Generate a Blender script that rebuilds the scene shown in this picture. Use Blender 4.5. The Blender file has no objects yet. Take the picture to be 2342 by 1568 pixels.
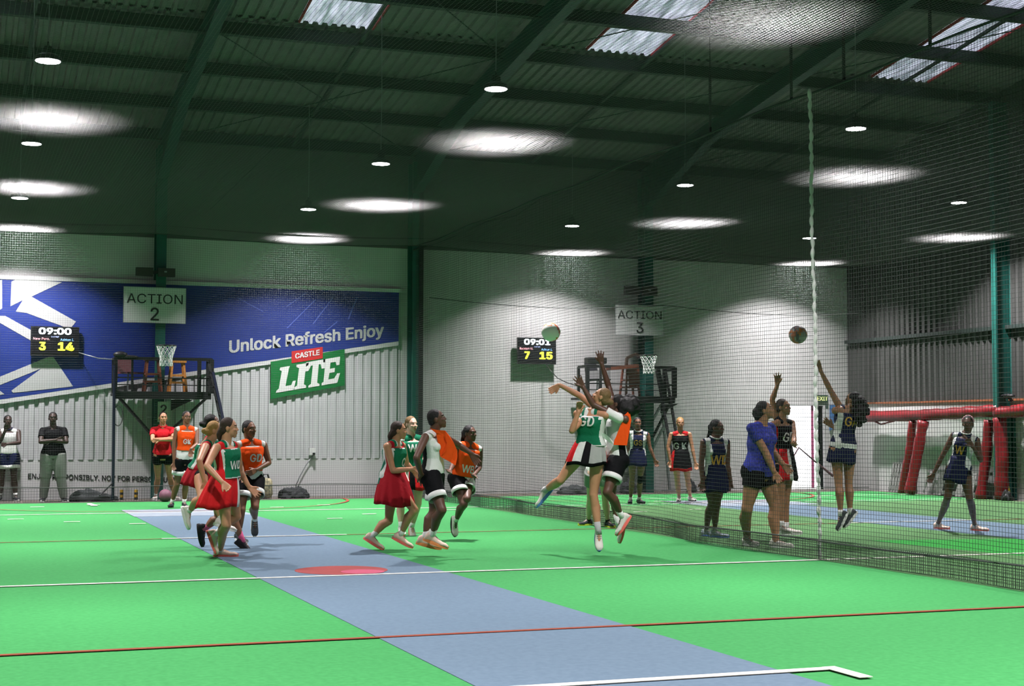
import bpy, bmesh, math, random
import numpy as np
from mathutils import Vector, Matrix
from mathutils.bvhtree import BVHTree
random.seed(7)
C = bpy.context.scene.collection
SC = bpy.context.scene
PI = math.pi

# ------------------------------------------------------------------ camera
F, YAW, PITCH, ROLL, EYE = 3455.0, .353, .0559, .0020, 1.46
_f = Vector((math.sin(YAW), math.cos(YAW), 0)); _r = Vector((math.cos(YAW), -math.sin(YAW), 0)); _u = Vector((0, 0, 1))
CF = _f*math.cos(PITCH) + _u*math.sin(PITCH); U2 = -_f*math.sin(PITCH) + _u*math.cos(PITCH)
CR = _r*math.cos(ROLL) + U2*math.sin(ROLL); CU = -_r*math.sin(ROLL) + U2*math.cos(ROLL)
CAM = Vector((0, 0, EYE))
cd = bpy.data.cameras.new('camera'); co = bpy.data.objects.new('camera', cd); C.objects.link(co)
cd.sensor_width = 36; cd.lens = 36*F/2342; cd.clip_end = 200; cd.clip_start = .05
M = Matrix((CR, CU, -CF)).transposed().to_4x4(); M.translation = CAM; co.matrix_world = M
SC.camera = co
SC.view_settings.view_transform = 'Standard'; SC.view_settings.look = 'None'
SC.view_settings.gamma = 1; SC.view_settings.use_curve_mapping = False
SC.view_settings.exposure = 0.0
# ------------------------------------------------------------------ daylight outside the hall
wd = bpy.data.worlds.new('world'); SC.world = wd; wd.use_nodes = True
wd.node_tree.nodes['Background'].inputs[0].default_value = (.93, .95, 1, 1)
wd.node_tree.nodes['Background'].inputs[1].default_value = 3.2
LAMP_W = 400.0          # watts of each hanging lamp, built further down
SKY_E = 0.95            # daylight glow of the translucent roof sheets
SC.cycles.max_bounces = 6; SC.cycles.diffuse_bounces = 3; SC.cycles.glossy_bounces = 2
SC.cycles.sample_clamp_indirect = 4.0; SC.cycles.caustics_reflective = False; SC.cycles.caustics_refractive = False
SC.cycles.use_denoising = True

# ------------------------------------------------------------------ surveying: picture ray -> point on a plane of the hall
def ray(x, y):
    return CF + CR*((x - 1171)/F) - CU*((y - 784)/F)
def onY(x, y, Y):
    d = ray(x, y); return CAM + d*(Y/d.y)
def onX(x, y, X):
    d = ray(x, y); return CAM + d*(X/d.x)
def gnd(x, y, z=0):
    d = ray(x, y); return CAM + d*((z - EYE)/d.z)
def dep(x, y, D):
    return CAM + ray(x, y)*D

# ------------------------------------------------------------------ materials
MATS = {}
def mat(name, col, rough=.6, metal=0, noise=0, nscale=8, emit=0, spec=.4, bump=0, transl=0, detail=4, col2=None):
    if name in MATS: return MATS[name]
    m = bpy.data.materials.new(name); m.use_nodes = True; nt = m.node_tree; b = nt.nodes['Principled BSDF']
    b.inputs['Base Color'].default_value = (*col, 1); b.inputs['Roughness'].default_value = rough
    b.inputs['Metallic'].default_value = metal; b.inputs['Specular IOR Level'].default_value = spec
    if emit:
        b.inputs['Emission Color'].default_value = (*col, 1); b.inputs['Emission Strength'].default_value = emit
    if noise or bump or col2:
        tc = nt.nodes.new('ShaderNodeTexCoord'); n = nt.nodes.new('ShaderNodeTexNoise')
        n.inputs['Scale'].default_value = nscale; n.inputs['Detail'].default_value = detail
        nt.links.new(tc.outputs['Object'], n.inputs['Vector'])
        if noise or col2:
            mx = nt.nodes.new('ShaderNodeMix'); mx.data_type = 'RGBA'
            c2 = col2 or tuple(min(1, c*(1 + noise)) for c in col)
            c1 = col if col2 else tuple(c*(1 - noise) for c in col)
            mx.inputs[6].default_value = (*c1, 1); mx.inputs[7].default_value = (*c2, 1)
            rp = nt.nodes.new('ShaderNodeMapRange'); rp.inputs[1].default_value = .3; rp.inputs[2].default_value = .7
            nt.links.new(n.outputs['Fac'], rp.inputs[0]); nt.links.new(rp.outputs[0], mx.inputs[0])
            nt.links.new(mx.outputs[2], b.inputs['Base Color'])
        if bump:
            bp = nt.nodes.new('ShaderNodeBump'); bp.inputs['Strength'].default_value = bump; bp.inputs['Distance'].default_value = .02
            nt.links.new(n.outputs['Fac'], bp.inputs['Height']); nt.links.new(bp.outputs[0], b.inputs['Normal'])
    if transl:
        tr = nt.nodes.new('ShaderNodeBsdfTranslucent'); tr.inputs[0].default_value = (*col, 1)
        ms = nt.nodes.new('ShaderNodeMixShader'); ms.inputs[0].default_value = transl
        nt.links.new(b.outputs[0], ms.inputs[1]); nt.links.new(tr.outputs[0], ms.inputs[2])
        nt.links.new(ms.outputs[0], nt.nodes['Material Output'].inputs[0])
    MATS[name] = m; return m

def cmat(name, col, col2, nscale=60, rough=.9, **k): return mat(name, col, rough, nscale=nscale, col2=col2, spec=.15, **k)
GREEN = cmat('turf_green', (.029, .180, .050), (.040, .222, .064), 22)
GREEN2 = cmat('turf_green_bright', (.018, .20, .028), (.022, .22, .034), 9)
BLUE = cmat('turf_blue', (.082, .122, .165), (.098, .142, .188), 22)
PALE = cmat('turf_pale_blue', (.16, .19, .225), (.19, .22, .25), 5)
REDD = cmat('turf_red', (.21, .045, .042), (.24, .052, .05), 5)
PINKD = cmat('turf_pink', (.32, .06, .10), (.35, .075, .12), 5)
LINEW = cmat('line_white', (.50, .49, .43), (.60, .59, .53), 5)
LINER = cmat('line_red', (.18, .042, .025), (.22, .055, .032), 5)
CONC = cmat('bare_concrete', (.10, .085, .072), (.15, .13, .11), 3)
WALLW = cmat('white_painted_brick', (.42, .415, .41), (.47, .465, .46), 1.2)
SHEETW = mat('white_ribbed_sheet', (.42, .415, .43), .45, noise=.06, nscale=2)
WALLG = mat('grey_ribbed_sheet', (.055, .055, .053), .6, noise=.12, nscale=2)
WALLU = mat('shade_grey_upper_wall', (.10, .09, .092), .8, noise=.1, nscale=1)  # wall colour darkened to carry the shade above the net
ROOFM = mat('galvanised_roof_sheet', (.155, .135, .142), .55, noise=.14, nscale=3)
TEAL = mat('teal_painted_steel', (.009, .078, .064), .45, noise=.15, nscale=5)
DTEAL = mat('dark_teal_steel', (.006, .036, .032), .5, noise=.15, nscale=5)
PURL = mat('dark_purlin_steel', (.022, .032, .029), .6)
BLACKM = mat('black_steel', (.006, .006, .007), .5)
NAVYM = mat('navy_steel', (.006, .009, .028), .4)
NETD = mat('dark_twine', (.030, .036, .032), .8)
NETC = mat('lamplit_twine', (.22, .22, .215), .8, transl=.5)  # lit copy of the dark twine, lamp glow put into its colour
NETR = mat('rear_twine', (.035, .042, .04), .8)
WHITE = mat('white_paint', (.55, .55, .54), .6)
OFFW = mat('off_white_cloth', (.50, .50, .48), .8)
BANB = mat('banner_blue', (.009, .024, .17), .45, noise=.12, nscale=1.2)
BANW = mat('banner_white', (.37, .37, .37), .5)
BANG = mat('banner_green', (.0, .115, .022), .5)
BANR = mat('banner_red', (.40, .012, .012), .5)
INK = mat('black_ink', (.015, .015, .016), .6)
SIGNW = mat('sign_white', (.46, .455, .46), .6)
SCRN = mat('screen_black', (.006, .006, .008), .3)
WOOD = mat('orange_wood', (.50, .19, .04), .5, noise=.25, nscale=20)
DWOOD = mat('dark_red_wood', (.16, .045, .025), .5, noise=.25, nscale=20)
PALLET = mat('grey_pallet_wood', (.16, .155, .15), .8, noise=.3, nscale=20)
REDV = mat('red_vinyl', (.17, .006, .010), .4, noise=.25, nscale=3)
GREYM = mat('grey_metal', (.25, .26, .27), .4, metal=.3)

# ------------------------------------------------------------------ mesh helpers
def link(name, me, m=None, parent=None, loc=None):
    o = bpy.data.objects.new(name, me)
    C.objects.link(o)
    if parent is not None: o.parent = parent
    if loc is not None: o.location = loc
    if m is not None and me is not None:
        for q in (m if isinstance(m, (list, tuple)) else [m]): me.materials.append(q)
    return o
def obj(name, bm, m, parent=None, smooth=False):
    bmesh.ops.recalc_face_normals(bm, faces=bm.faces)
    me = bpy.data.meshes.new(name); bm.to_mesh(me); bm.free()
    if smooth: me.polygons.foreach_set('use_smooth', [True]*len(me.polygons))
    return link(name, me, m, parent)
def tag(o, label=None, cat=None, group=None, kind=None):
    if label: o['label'] = label
    if cat: o['category'] = cat
    if group: o['group'] = group
    if kind: o['kind'] = kind
    return o
def thing(name, label, cat, group=None, loc=(0, 0, 0), rz=0):
    o = link(name, None); o.empty_display_size = .1; o.location = loc; o.rotation_euler.z = rz
    return tag(o, label, cat, group)
def struct(name, bm, m, smooth=False):
    return tag(obj(name, bm, m, None, smooth), kind='structure')
def box(bm, a, b):
    vs = [bm.verts.new((x, y, z)) for x in (a[0], b[0]) for y in (a[1], b[1]) for z in (a[2], b[2])]
    for f in ((0,1,3,2),(4,6,7,5),(0,4,5,1),(2,3,7,6),(0,2,6,4),(1,5,7,3)): bm.faces.new([vs[i] for i in f])
    return vs
def cbox(bm, c, s): return box(bm, [c[i]-s[i]/2 for i in range(3)], [c[i]+s[i]/2 for i in range(3)])
def frame(d):
    d = Vector(d).normalized(); a = Vector((0, 0, 1)) if abs(d.z) < .95 else Vector((1, 0, 0))
    x = d.cross(a).normalized(); return x, d.cross(x).normalized()
def tube(bm, pts, r, n=8, caps=True, square=False):
    pts = [Vector(p) for p in pts]; rs = r if isinstance(r, (list, tuple)) else [r]*len(pts); rings = []
    for i, p in enumerate(pts):
        d = (pts[min(i+1, len(pts)-1)] - pts[max(i-1, 0)])
        if d.length < 1e-9: d = Vector((0, 0, 1))
        x, y = frame(d)
        if i and rings:
            # keep frames from flipping
            px = rings[-1][1]; x2 = (px - d.normalized()*px.dot(d.normalized()))
            if x2.length > 1e-6: x = x2.normalized(); y = d.normalized().cross(x)
        a0 = PI/4 if n == 4 else 0
        rings.append(([bm.verts.new(p + (x*math.cos(2*PI*k/n+a0) + y*math.sin(2*PI*k/n+a0))*rs[i]) for k in range(n)], x))
    for (A, _), (B, _) in zip(rings, rings[1:]):
        for k in range(n): bm.faces.new((A[k], A[(k+1) % n], B[(k+1) % n], B[k]))
    if caps:
        bm.faces.new(rings[0][0][::-1]); bm.faces.new(rings[-1][0])
def bar(bm, a, b, w=.04): tube(bm, [a, b], w*.7071, 4)
def poly(bm, pts): return bm.faces.new([bm.verts.new(p) for p in pts])
def slab(bm, pts, off):
    """flat polygon with thickness: pts outline, off = extrusion vector"""
    off = Vector(off); A = [bm.verts.new(p) for p in pts]; B = [bm.verts.new(Vector(p)+off) for p in pts]
    bm.faces.new(A); bm.faces.new(B[::-1]); n = len(A)
    for i in range(n): bm.faces.new((A[i], B[i], B[(i+1) % n], A[(i+1) % n]))
def sph(bm, c, r, u=16, v=10, R=None):
    r = r if isinstance(r, (list, tuple)) else (r, r, r)
    M = Matrix.Translation(c) @ (R.to_4x4() if R else Matrix()) @ Matrix.Diagonal((*r, 1))
    bmesh.ops.create_uvsphere(bm, u_segments=u, v_segments=v, radius=1, matrix=M)
def loft(bm, rings, close=True):
    R = [[bm.verts.new(p) for p in ring] for ring in rings]; n = len(R[0])
    for A, B in zip(R, R[1:]):
        for k in range(n): bm.faces.new((A[k], A[(k+1) % n], B[(k+1) % n], B[k]))
    if close: bm.faces.new(R[0][::-1]); bm.faces.new(R[-1])
    return R
FONT = None
try:
    import os
    FONT = bpy.data.fonts.load(os.path.join(bpy.utils.resource_path('LOCAL'), 'datafiles', 'fonts', 'Inter.woff2'))
except Exception: FONT = None      # falls back to the built-in face
def text_mesh(body, size, bold=0.0, ext=.0015, align='CENTER', shear=0):
    cu = bpy.data.curves.new('t', 'FONT'); cu.body = body; cu.font = FONT or cu.font; cu.size = size; cu.extrude = ext; 
    cu.align_x = align; cu.align_y = 'CENTER'; cu.resolution_u = 3; cu.shear = shear
    o = bpy.data.objects.new('t', cu); C.objects.link(o)
    dg = bpy.context.evaluated_depsgraph_get(); me = bpy.data.meshes.new_from_object(o.evaluated_get(dg))
    bpy.data.objects.remove(o)
    if bold > .004:      # heavier strokes: merge slightly shifted copies of the letter shapes
        b5 = bmesh.new(); d = bold*.8*size
        for i5, (dx, dy) in enumerate(((0, 0), (d, 0), (-d, 0), (0, d*.7), (0, -d*.7), (d, d*.5), (-d, -d*.5), (d, -d*.5), (-d, d*.5))):
            n0 = len(b5.verts); b5.from_mesh(me); b5.verts.ensure_lookup_table()
            for v in b5.verts[n0:]: v.co.x += dx; v.co.y += dy; v.co.z += .0004*i5
        b5.to_mesh(me); b5.free()
    return me
def wall_text(name, body, c, h, m, parent=None, width=None, bold=0.0, rot=0, shear=0, plane='Y', upskew=0):
    """lettering on a wall facing the camera side (-Y); h = cap height; width = full width"""
    me = text_mesh(body, 1, bold, .003, shear=shear)
    co_ = np.array([v.co[:] for v in me.vertices]); mn, mx = co_.min(0), co_.max(0)
    sx = sy = h/(mx[1]-mn[1])
    if width: sx = width/(mx[0]-mn[0])
    cx, cy = (mn[0]+mx[0])/2, (mn[1]+mx[1])/2
    for v in me.vertices:
        a, b = (v.co.x-cx)*sx, (v.co.y-cy)*sy
        b += a*upskew
        a, b = a*math.cos(rot)-b*math.sin(rot), a*math.sin(rot)+b*math.cos(rot)
        v.co = Vector((c[0]+a, c[1]-v.co.z, c[2]+b)) if plane == 'Y' else Vector((c[0]-v.co.z, c[1]-a, c[2]+b))
    return link(name, me, m, parent)

# ================================================================== SETTING
YW, XW, XL, YN, ZE = 31.6, 20.35, -9.0, -5.0, 7.6      # rear wall, right wall, left wall, near wall, eaves
RS, YR = .15, 13.3                                     # roof slope, ridge line
def zroof(y): return ZE + RS*(YW - y) if y >= YR else ZE + RS*(YW - YR) - RS*(YR - y)
bm = bmesh.new(); box(bm, (XL-.2, YN-.2, -.2), (XW+.2, YW+.2, 0)); struct('floor', bm, CONC)
def flat(name, pts, z, m, th=.004):
    bm = bmesh.new(); slab(bm, [(p[0], p[1], z) for p in pts], (0, 0, -th)); return struct(name, bm, m)
def rect(x0, y0, x1, y1): return [(x0, y0), (x1, y0), (x1, y1), (x0, y1)]
flat('floor_court_surface', rect(-3.2, 3.0, 20.0, 30.15), .006, GREEN, .006)  # trimmed out of view so bare floor there lessens the green bounce
WORN = cmat('turf_worn_green', (.052, .125, .045), (.066, .150, .056), 22)
flat('floor_worn_surface', rect(9.0, 3.0, 20.0, 25.9), .0075, WORN, .003)
S0, S1, DX = 2.78, 4.68, 10.4
for k, ox in enumerate((0, DX)):
    flat('floor_blue_strip', rect(S0+ox, 3.0, S1+ox+(.1 if k else 0), 27.2), .010, BLUE)
    flat('floor_pale_strip', rect(S0+ox-.02, 25.1, S1+ox+(.5 if k else .02), 27.2), .013, PALE)
flat('floor_bright_patch', [(11.15, 16.9), (13.3, 16.5), (13.3, 13.9), (11.5, 14.2)], .0085, GREEN2, .004)
LY = [11.86*.857, 14.56, 20.02, 26.2]
def line(name, y, x0, x1, m, w=.055, z=.014): return flat(name, rect(x0, y-w/2, x1, y+w/2), z, m)
for y, m_, w in ((10.2, LINER, .055), (14.55, LINEW, .06), (20.02, LINER, .035), (26.2, LINEW, .055)):
    line('floor_line', y, -3.2, 20.0, m_, w, .016)
line('floor_line', 20.02, 2.55, 5.0, LINEW, .055, .019)
line('floor_line', 20.02, 2.55+DX-.1, 5.0+DX-.1, LINEW, .055, .019)
line('floor_line', 7.97, 2.3, 5.03, LINEW, .085, .019)
flat('floor_line', rect(4.95, 7.60, 5.04, 8.01), .021, LINEW)
line('floor_line', 28.2, 13.0, 19.9, LINEW, .05, .019)
def disc(name, c, r, m, z, r2=0, a0=0, a1=2*PI, n=64):
    bm = bmesh.new()
    if r2:
        A = [(c[0]+r*math.cos(a0+(a1-a0)*i/n), c[1]+r*math.sin(a0+(a1-a0)*i/n), z) for i in range(n+1)]
        B = [(c[0]+r2*math.cos(a0+(a1-a0)*i/n), c[1]+r2*math.sin(a0+(a1-a0)*i/n), z) for i in range(n+1)]
        A = [bm.verts.new(p) for p in A]; B = [bm.verts.new(p) for p in B]
        for i in range(n): bm.faces.new((A[i], A[i+1], B[i+1], B[i]))
    else:
        slab(bm, [(c[0]+r*math.cos(2*PI*i/n), c[1]+r*math.sin(2*PI*i/n), z) for i in range(n)], (0, 0, -.003))
    return struct(name, bm, m)
disc('floor_centre_disc', (3.72, 15.10), .47, REDD, .0125)
disc('floor_pink_mark', (3.88, 14.86), .22, PINKD, .0150)
for ox in (0, DX):
    disc('floor_shooting_arc', (S0+.95+ox, 30.2), 3.75, LINER, .018, 3.69, PI, 2*PI)
for x, y in ((2.45, 29.1), (1.71, 24.0), (.93, 24.95), (2.60, 23.23), (1.43, 28.6), (6.48, 27.7), (5.70, 23.6), (6.53, 24.6), (5.5, 27.2),
             (11.13, 23.8), (13.1, 27.1), (8.2, 25.4), (-.2, 28.5), (12.4, 24.2)):
    flat('floor_dash_mark', rect(x-.12, y-.03, x+.12, y+.03), .0195, LINEW)
bm = bmesh.new(); slab(bm, [(2.38, 28.7, .02), (2.50, 28.7, .02), (2.45, 29.6, .02), (2.37, 29.6, .02)], (0, 0, -.003)); struct('floor_dash_mark', bm, LINEW)

# walls: rear wall with a doorway at x 18.7-19.6
DX0, DX1, DZ = 18.66, 19.62, 2.0
bm = bmesh.new()
for a, b in (((XL, 0), (DX0, 7.7)), ((DX1, 0), (XW+.2, 7.7)), ((DX0, DZ), (DX1, 7.7))):
    box(bm, (a[0], YW, a[1]), (b[0], YW+.22, b[1]))
struct('wall_rear', bm, WALLW)
bm = bmesh.new()      # dark strip painting in the shade on the wall above the netting
box(bm, (XL, YW-.03, 5.35), (XW, YW-.002, 7.62)); struct('wall_rear_upper_shade', bm, WALLU)
# white ribbed sheeting on the left half of the rear wall
def ribbed(bm, p0, along, up, out, n, pitch, depth, top=.35, slope=.12):
    prof = []
    for i in range(n):
        s = i*pitch
        prof += [(s, 0), (s+pitch*slope, depth), (s+pitch*(slope+top), depth), (s+pitch*(2*slope+top), 0)]
    prof.append((n*pitch, 0))
    A = [bm.verts.new(Vector(p0)+Vector(along)*s+Vector(out)*d) for s, d in prof]
    B = [bm.verts.new(Vector(p0)+Vector(along)*s+Vector(out)*d+Vector(up)) for s, d in prof]
    for i in range(len(A)-1): bm.faces.new((A[i], A[i+1], B[i+1], B[i]))
bm = bmesh.new(); ribbed(bm, (-3.05, YW-.012, .80), (1, 0, 0), (0, 0, 3.58), (0, -1, 0), 63, .192, .032, .5, .1)
struct('wall_rear_ribbed_sheet', bm, SHEETW)
bm = bmesh.new(); box(bm, (-3.05, YW-.03, 0.0), (9.05, YW-.001, .80)); struct('wall_rear_lower_panel', bm, SIGNW)
bm = bmesh.new(); box(bm, (-3.05, YW-.10, 4.38), (9.05, YW-.001, 4.46)); struct('trim_rear_rail', bm, SIGNW)
# right wall: white block below, grey ribbed sheet above
bm = bmesh.new(); box(bm, (XW, YN, 0), (XW+.2, YW, 2.02)); struct('wall_right_base', bm, WALLW)
bm = bmesh.new(); box(bm, (XW-.06, YN, 1.78), (XW-.001, YW, 2.03)); struct('trim_right_ledge', bm, WHITE)
bm = bmesh.new(); box(bm, (XW-.10, YN, 2.03), (XW-.002, YW-.1, 2.07)); struct('trim_right_rust_strip', bm, mat('rusty_strip', (.25, .08, .03), .8))
bm = bmesh.new(); ribbed(bm, (XW-.01, YN, 2.07), (0, 1, 0), (0, 0, 8.5), (-1, 0, 0), 183, .2, .04, .35, .1); struct('wall_right', bm, WALLG)
bm = bmesh.new(); box(bm, (XW+.02, YN, 2.0), (XW+.2, YW+.2, 10.6)); struct('wall_right_backing', bm, WALLU)
bm = bmesh.new(); box(bm, (XW-.16, YN, 3.50), (XW-.05, YW-.1, 3.58)); struct('trim_right_girt', bm, PURL)
bm = bmesh.new(); box(bm, (XL-.2, YN, 0), (XL, YW, 10.6)); struct('wall_left', bm, WALLW)
bm = bmesh.new(); box(bm, (XL-.2, YN-.2, 0), (XW+.2, YN, 8)); struct('wall_near', bm, WALLW)
# doorway trim, outside ground
bm = bmesh.new()
for x in (DX0-.05, DX1): box(bm, (x, YW-.04, 0), (x+.05, YW+.22, DZ+.05))
box(bm, (DX0, YW-.04, DZ), (DX1, YW+.22, DZ+.05)); struct('door_1_frame', bm, SIGNW)
bm = bmesh.new(); box(bm, (19.33, YW+.02, .02), (19.38, YW+.06, DZ)); struct('door_1_post', bm, mat('mauve_post', (.35, .06, .16), .5))
bm = bmesh.new(); box(bm, (12, YW+.22, -.2), (30, 60, -.01)); struct('ground_outside', bm, mat('pale_yard', (.75, .74, .70), .9))

# roof: ribbed sheets left and right of translucent strips, purlins, rafters, columns
STR = [(5.45, 6.80), (10.86, 12.22), (17.05, 18.42), (-.2, 1.1)]
def roofpatch(bm, x0, x1, ya, yb, dz=0, pitch=.2):
    n = max(1, round((x1-x0)/pitch))
    ribbed(bm, (x0, ya, zroof(ya)+dz), (1, 0, 0), (0, yb-ya, zroof(yb)-zroof(ya)), (0, 0, -1), n, (x1-x0)/n, .045, .3, .12)
bm = bmesh.new(); ys0, ys1 = 17.0, 25.55
roofpatch(bm, XL-.2, XW+.2, ys1, YW+.3); roofpatch(bm, XL-.2, XW+.2, YR, ys0); roofpatch(bm, XL-.2, XW+.2, YN-.3, YR)
xs = [XL-.2] + [v for s in sorted(STR) for v in s] + [XW+.2]
for i in range(0, len(xs), 2): roofpatch(bm, xs[i], xs[i+1], ys0, ys1)
struct('ceiling_roof_sheets', bm, ROOFM)
bm = bmesh.new()
for a, b in ((YN-.3, YR), (YR, YW+.3)):
    # outer skin keeps the sky out, with openings over the translucent strips
    segs = [(XL-.2, XW+.2, a, b)] if a < YR else [(XL-.2, XW+.2, YR, ys0), (XL-.2, XW+.2, ys1, YW+.3)] + [(xs[i], xs[i+1], ys0, ys1) for i in range(0, len(xs), 2)]
    for x0, x1, y0, y1 in segs: poly(bm, [(x0, y0, zroof(y0)+.05), (x1, y0, zroof(y0)+.05), (x1, y1, zroof(y1)+.05), (x0, y1, zroof(y1)+.05)])
struct('roof_outer_skin', bm, ROOFM)
skm = bpy.data.materials.new('translucent_roof_sheet'); skm.use_nodes = True; nt = skm.node_tree; b = nt.nodes['Principled BSDF']
b.inputs['Base Color'].default_value = (.6, .6, .65, 1); tc = nt.nodes.new('ShaderNodeTexCoord'); mp = nt.nodes.new('ShaderNodeMapping')
mp.inputs['Scale'].default_value = (9, 1.1, 1); n1 = nt.nodes.new('ShaderNodeTexNoise'); n1.inputs['Scale'].default_value = 1.3; n1.inputs['Detail'].default_value = 6
cr = nt.nodes.new('ShaderNodeValToRGB'); cr.color_ramp.elements[0].position = .34; cr.color_ramp.elements[0].color = (.10, .10, .15, 1)
cr.color_ramp.elements[1].position = .66; cr.color_ramp.elements[1].color = (.72, .72, .92, 1)
nt.links.new(tc.outputs['Object'], mp.inputs[0]); nt.links.new(mp.outputs[0], n1.inputs[0]); nt.links.new(n1.outputs['Fac'], cr.inputs[0])
nt.links.new(cr.outputs[0], b.inputs['Emission Color']); b.inputs['Emission Strength'].default_value = SKY_E
for i, (a, b_) in enumerate(sorted(STR)):
    bm = bmesh.new(); roofpatch(bm, a, b_, ys0, ys1, pitch=.17)
    tag(obj('window_%d' % (i+1), bm, skm), kind='structure')
    bm = bmesh.new()
    for x in (a+.001, b_-.03): slab(bm, [(x, ys0, zroof(ys0)-.05), (x+.03, ys0, zroof(ys0)-.05), (x+.03, ys1, zroof(ys1)-.05), (x, ys1, zroof(ys1)-.05)], (0, 0, .05))
    struct('window_%d_edge_strip' % (i+1), bm, mat('red_sealing_strip', (.4, .02, .03), .6))
for k in range(20):      # purlins
    y = 31.42 - k*1.88
    if y < YN: break
    z = zroof(y)
    bm = bmesh.new(); box(bm, (XL, y-.04, z-.28), (XW, y+.04, z-.05)); box(bm, (XL, y-.12, z-.29), (XW, y+.04, z-.27)); struct('ceiling_purlin', bm, PURL)
for x in (-7.2, -1.65, 3.88, 9.30, 14.82):      # portal frames
    bm = bmesh.new(); w, t = .10, .02
    ya, yb = YW-.05, YW-.42
    for y in (ya, yb): box(bm, (x-w, y-t, 0), (x+w, y+t, 7.2))
    box(bm, (x-t/2, yb, 0), (x+t/2, ya, 7.2))
    struct('column', bm, TEAL)
    bm = bmesh.new()
    def raf(y0, d0, y1, d1):
        z0, z1 = zroof(y0)-.26, zroof(y1)-.26
        slab(bm, [(x-t/2, y0, z0), (x-t/2, y1, z1), (x-t/2, y1, z1-d1), (x-t/2, y0, z0-d0)], (t, 0, 0))
        for q0, q1 in ((0, 0), (d0, d1)):
            slab(bm, [(x-w, y0, z0-q0), (x+w, y0, z0-q0), (x+w, y1, z1-q1), (x-w, y1, z1-q1)], (0, 0, -.02))
    raf(YW-.02, .95, YW-3.4, .36); raf(YW-3.4, .36, YR, .36); raf(YR, .36, YN, .36)
    struct('rafter', bm, DTEAL)
    if x == XW-.18 or x > 14: pass
bm = bmesh.new(); box(bm, (9.335, YW-.50, 0), (9.42, YW-.40, 7.0)); struct('column_dark_strip', bm, BLACKM)  # black strip down the right front of the second column
for y in (25.55, 20.1):      # green posts on the right wall
    bm = bmesh.new(); box(bm, (XW-.42, y-.07, 0), (XW-.38, y+.07, 8.2)); box(bm, (XW-.40, y-.012, 0), (XW-.02, y+.012, 8.2)); box(bm, (XW-.04, y-.10, 0), (XW, y+.10, 8.2)); struct('column', bm, TEAL)
bm = bmesh.new()      # wind bracing rods and angle ties between purlins
for a, b_ in (((4, 31.2), (9.2, 25.5)), ((9.4, 31.2), (14.7, 25.5)), ((14.9, 31.2), (20, 25.5)), ((4, 25.5), (9.2, 31.2)), ((9.4, 25.5), (14.7, 20)), ((14.9, 25.5), (20, 20)), ((4, 20), (9.2, 25.5))):
    tube(bm, [(a[0], a[1], zroof(a[1])-.33), (b_[0], b_[1], zroof(b_[1])-.33)], .012, 5)
struct('ceiling_brace_rods', bm, PURL)
bm = bmesh.new()
for x in (6.6, 12.05, 17.6, 1.1): slab(bm, [(x-.03, YR, zroof(YR)-.2), (x+.03, YR, zroof(YR)-.2), (x+.03, YW, zroof(YW)-.2), (x-.03, YW, zroof(YW)-.2)], (0, 0, -.05))
struct('ceiling_sag_ties', bm, PURL)

# ================================================================== LAMPS
def lampmesh():
    a = bmesh.new(); tube(a, [(0, 0, .0), (0, 0, .05), (0, 0, .09)], [.165, .165, .09], 24)
    for k in range(12):
        t = 2*PI*k/12; bar(a, (.05*math.cos(t), .05*math.sin(t), .09), (.05*math.cos(t), .05*math.sin(t), .16), .02)
    tube(a, [(0, 0, .09), (0, 0, .18)], .05, 12); tube(a, [(0, 0, .18), (0, 0, .24)], .012, 8)
    b = bmesh.new(); tube(b, [(0, 0, 0.001), (0, 0, -.006)], .15, 24)
    return a, b
_a, _b = lampmesh()
LB = bpy.data.meshes.new('lamp_housing'); _a.to_mesh(LB); _a.free(); LB.materials.append(BLACKM)
LL = bpy.data.meshes.new('lamp_lens'); _b.to_mesh(LL); _b.free()
LL.materials.append(mat('lamp_glow', (1, 1, 1), emit=22))
ld = bpy.data.lights.new('lamp_light', 'AREA'); ld.shape = 'DISK'; ld.size = .30; ld.energy = LAMP_W; ld.color = (1, .955, .98); ld.spread = math.radians(112)
NAMES = {(.99, 19.3): 'white hanging lamp at the far left, nearest of its row', (1.06, 25.1): 'hanging lamp above the left dark man, second of the far-left row',
         (1.07, 29.9): 'small hanging lamp at the far left, closest to the rear wall', (6.69, 18.8): 'bright hanging lamp in the centre under the nearest purlins',
         (6.77, 24.9): 'hanging lamp just left of the second green column top', (6.51, 29.4): 'small hanging lamp above the right part of the blue banner',
         (12.67, 19.4): 'hanging lamp to the right of the white rope top', (12.68, 25.1): 'hanging lamp right of the third column, middle of its row',
         (12.35, 29.8): 'small hanging lamp above the right court scoreboard', (18.78, 25.1): 'hanging lamp before the dark right wall',
         (18.2, 29.8): 'small hanging lamp directly left of the white rope', (6.95, 12.2): 'hanging lamp over the court, just above the picture edge'}
allL = list(NAMES) + [(12.6, 12.2), (1.0, 12.2), (18.7, 19.4), (18.7, 12.2), (-5, 19.3), (-5, 25), (-5, 29.8), (-5, 12.2), (1, 6), (6.8, 6), (12.6, 6), (18.6, 6), (-5, 6), (1, 0), (6.8, 0), (12.6, 0), (18.6, 0)]
for (x, y) in allL:
    z = 5.78 if y > 29 else 5.97
    t = thing('hanging_lamp', NAMES.get((x, y), 'hanging lamp over the hall beyond the picture'), 'lamp', 'round high bay lamps', (x, y, z))
    link('lamp_housing', LB, None, t); link('lamp_lens', LL, None, t)
    lo = bpy.data.objects.new('lamp_light', ld); C.objects.link(lo); lo.parent = t; lo.location = (0, 0, -.012)
    bm = bmesh.new(); tube(bm, [(0, 0, .24), (.01, 0, (zroof(y)-.03-z)*.5), (0, 0, zroof(y)-.03-z)], .006, 5); obj('cable', bm, GREYM, t)

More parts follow.
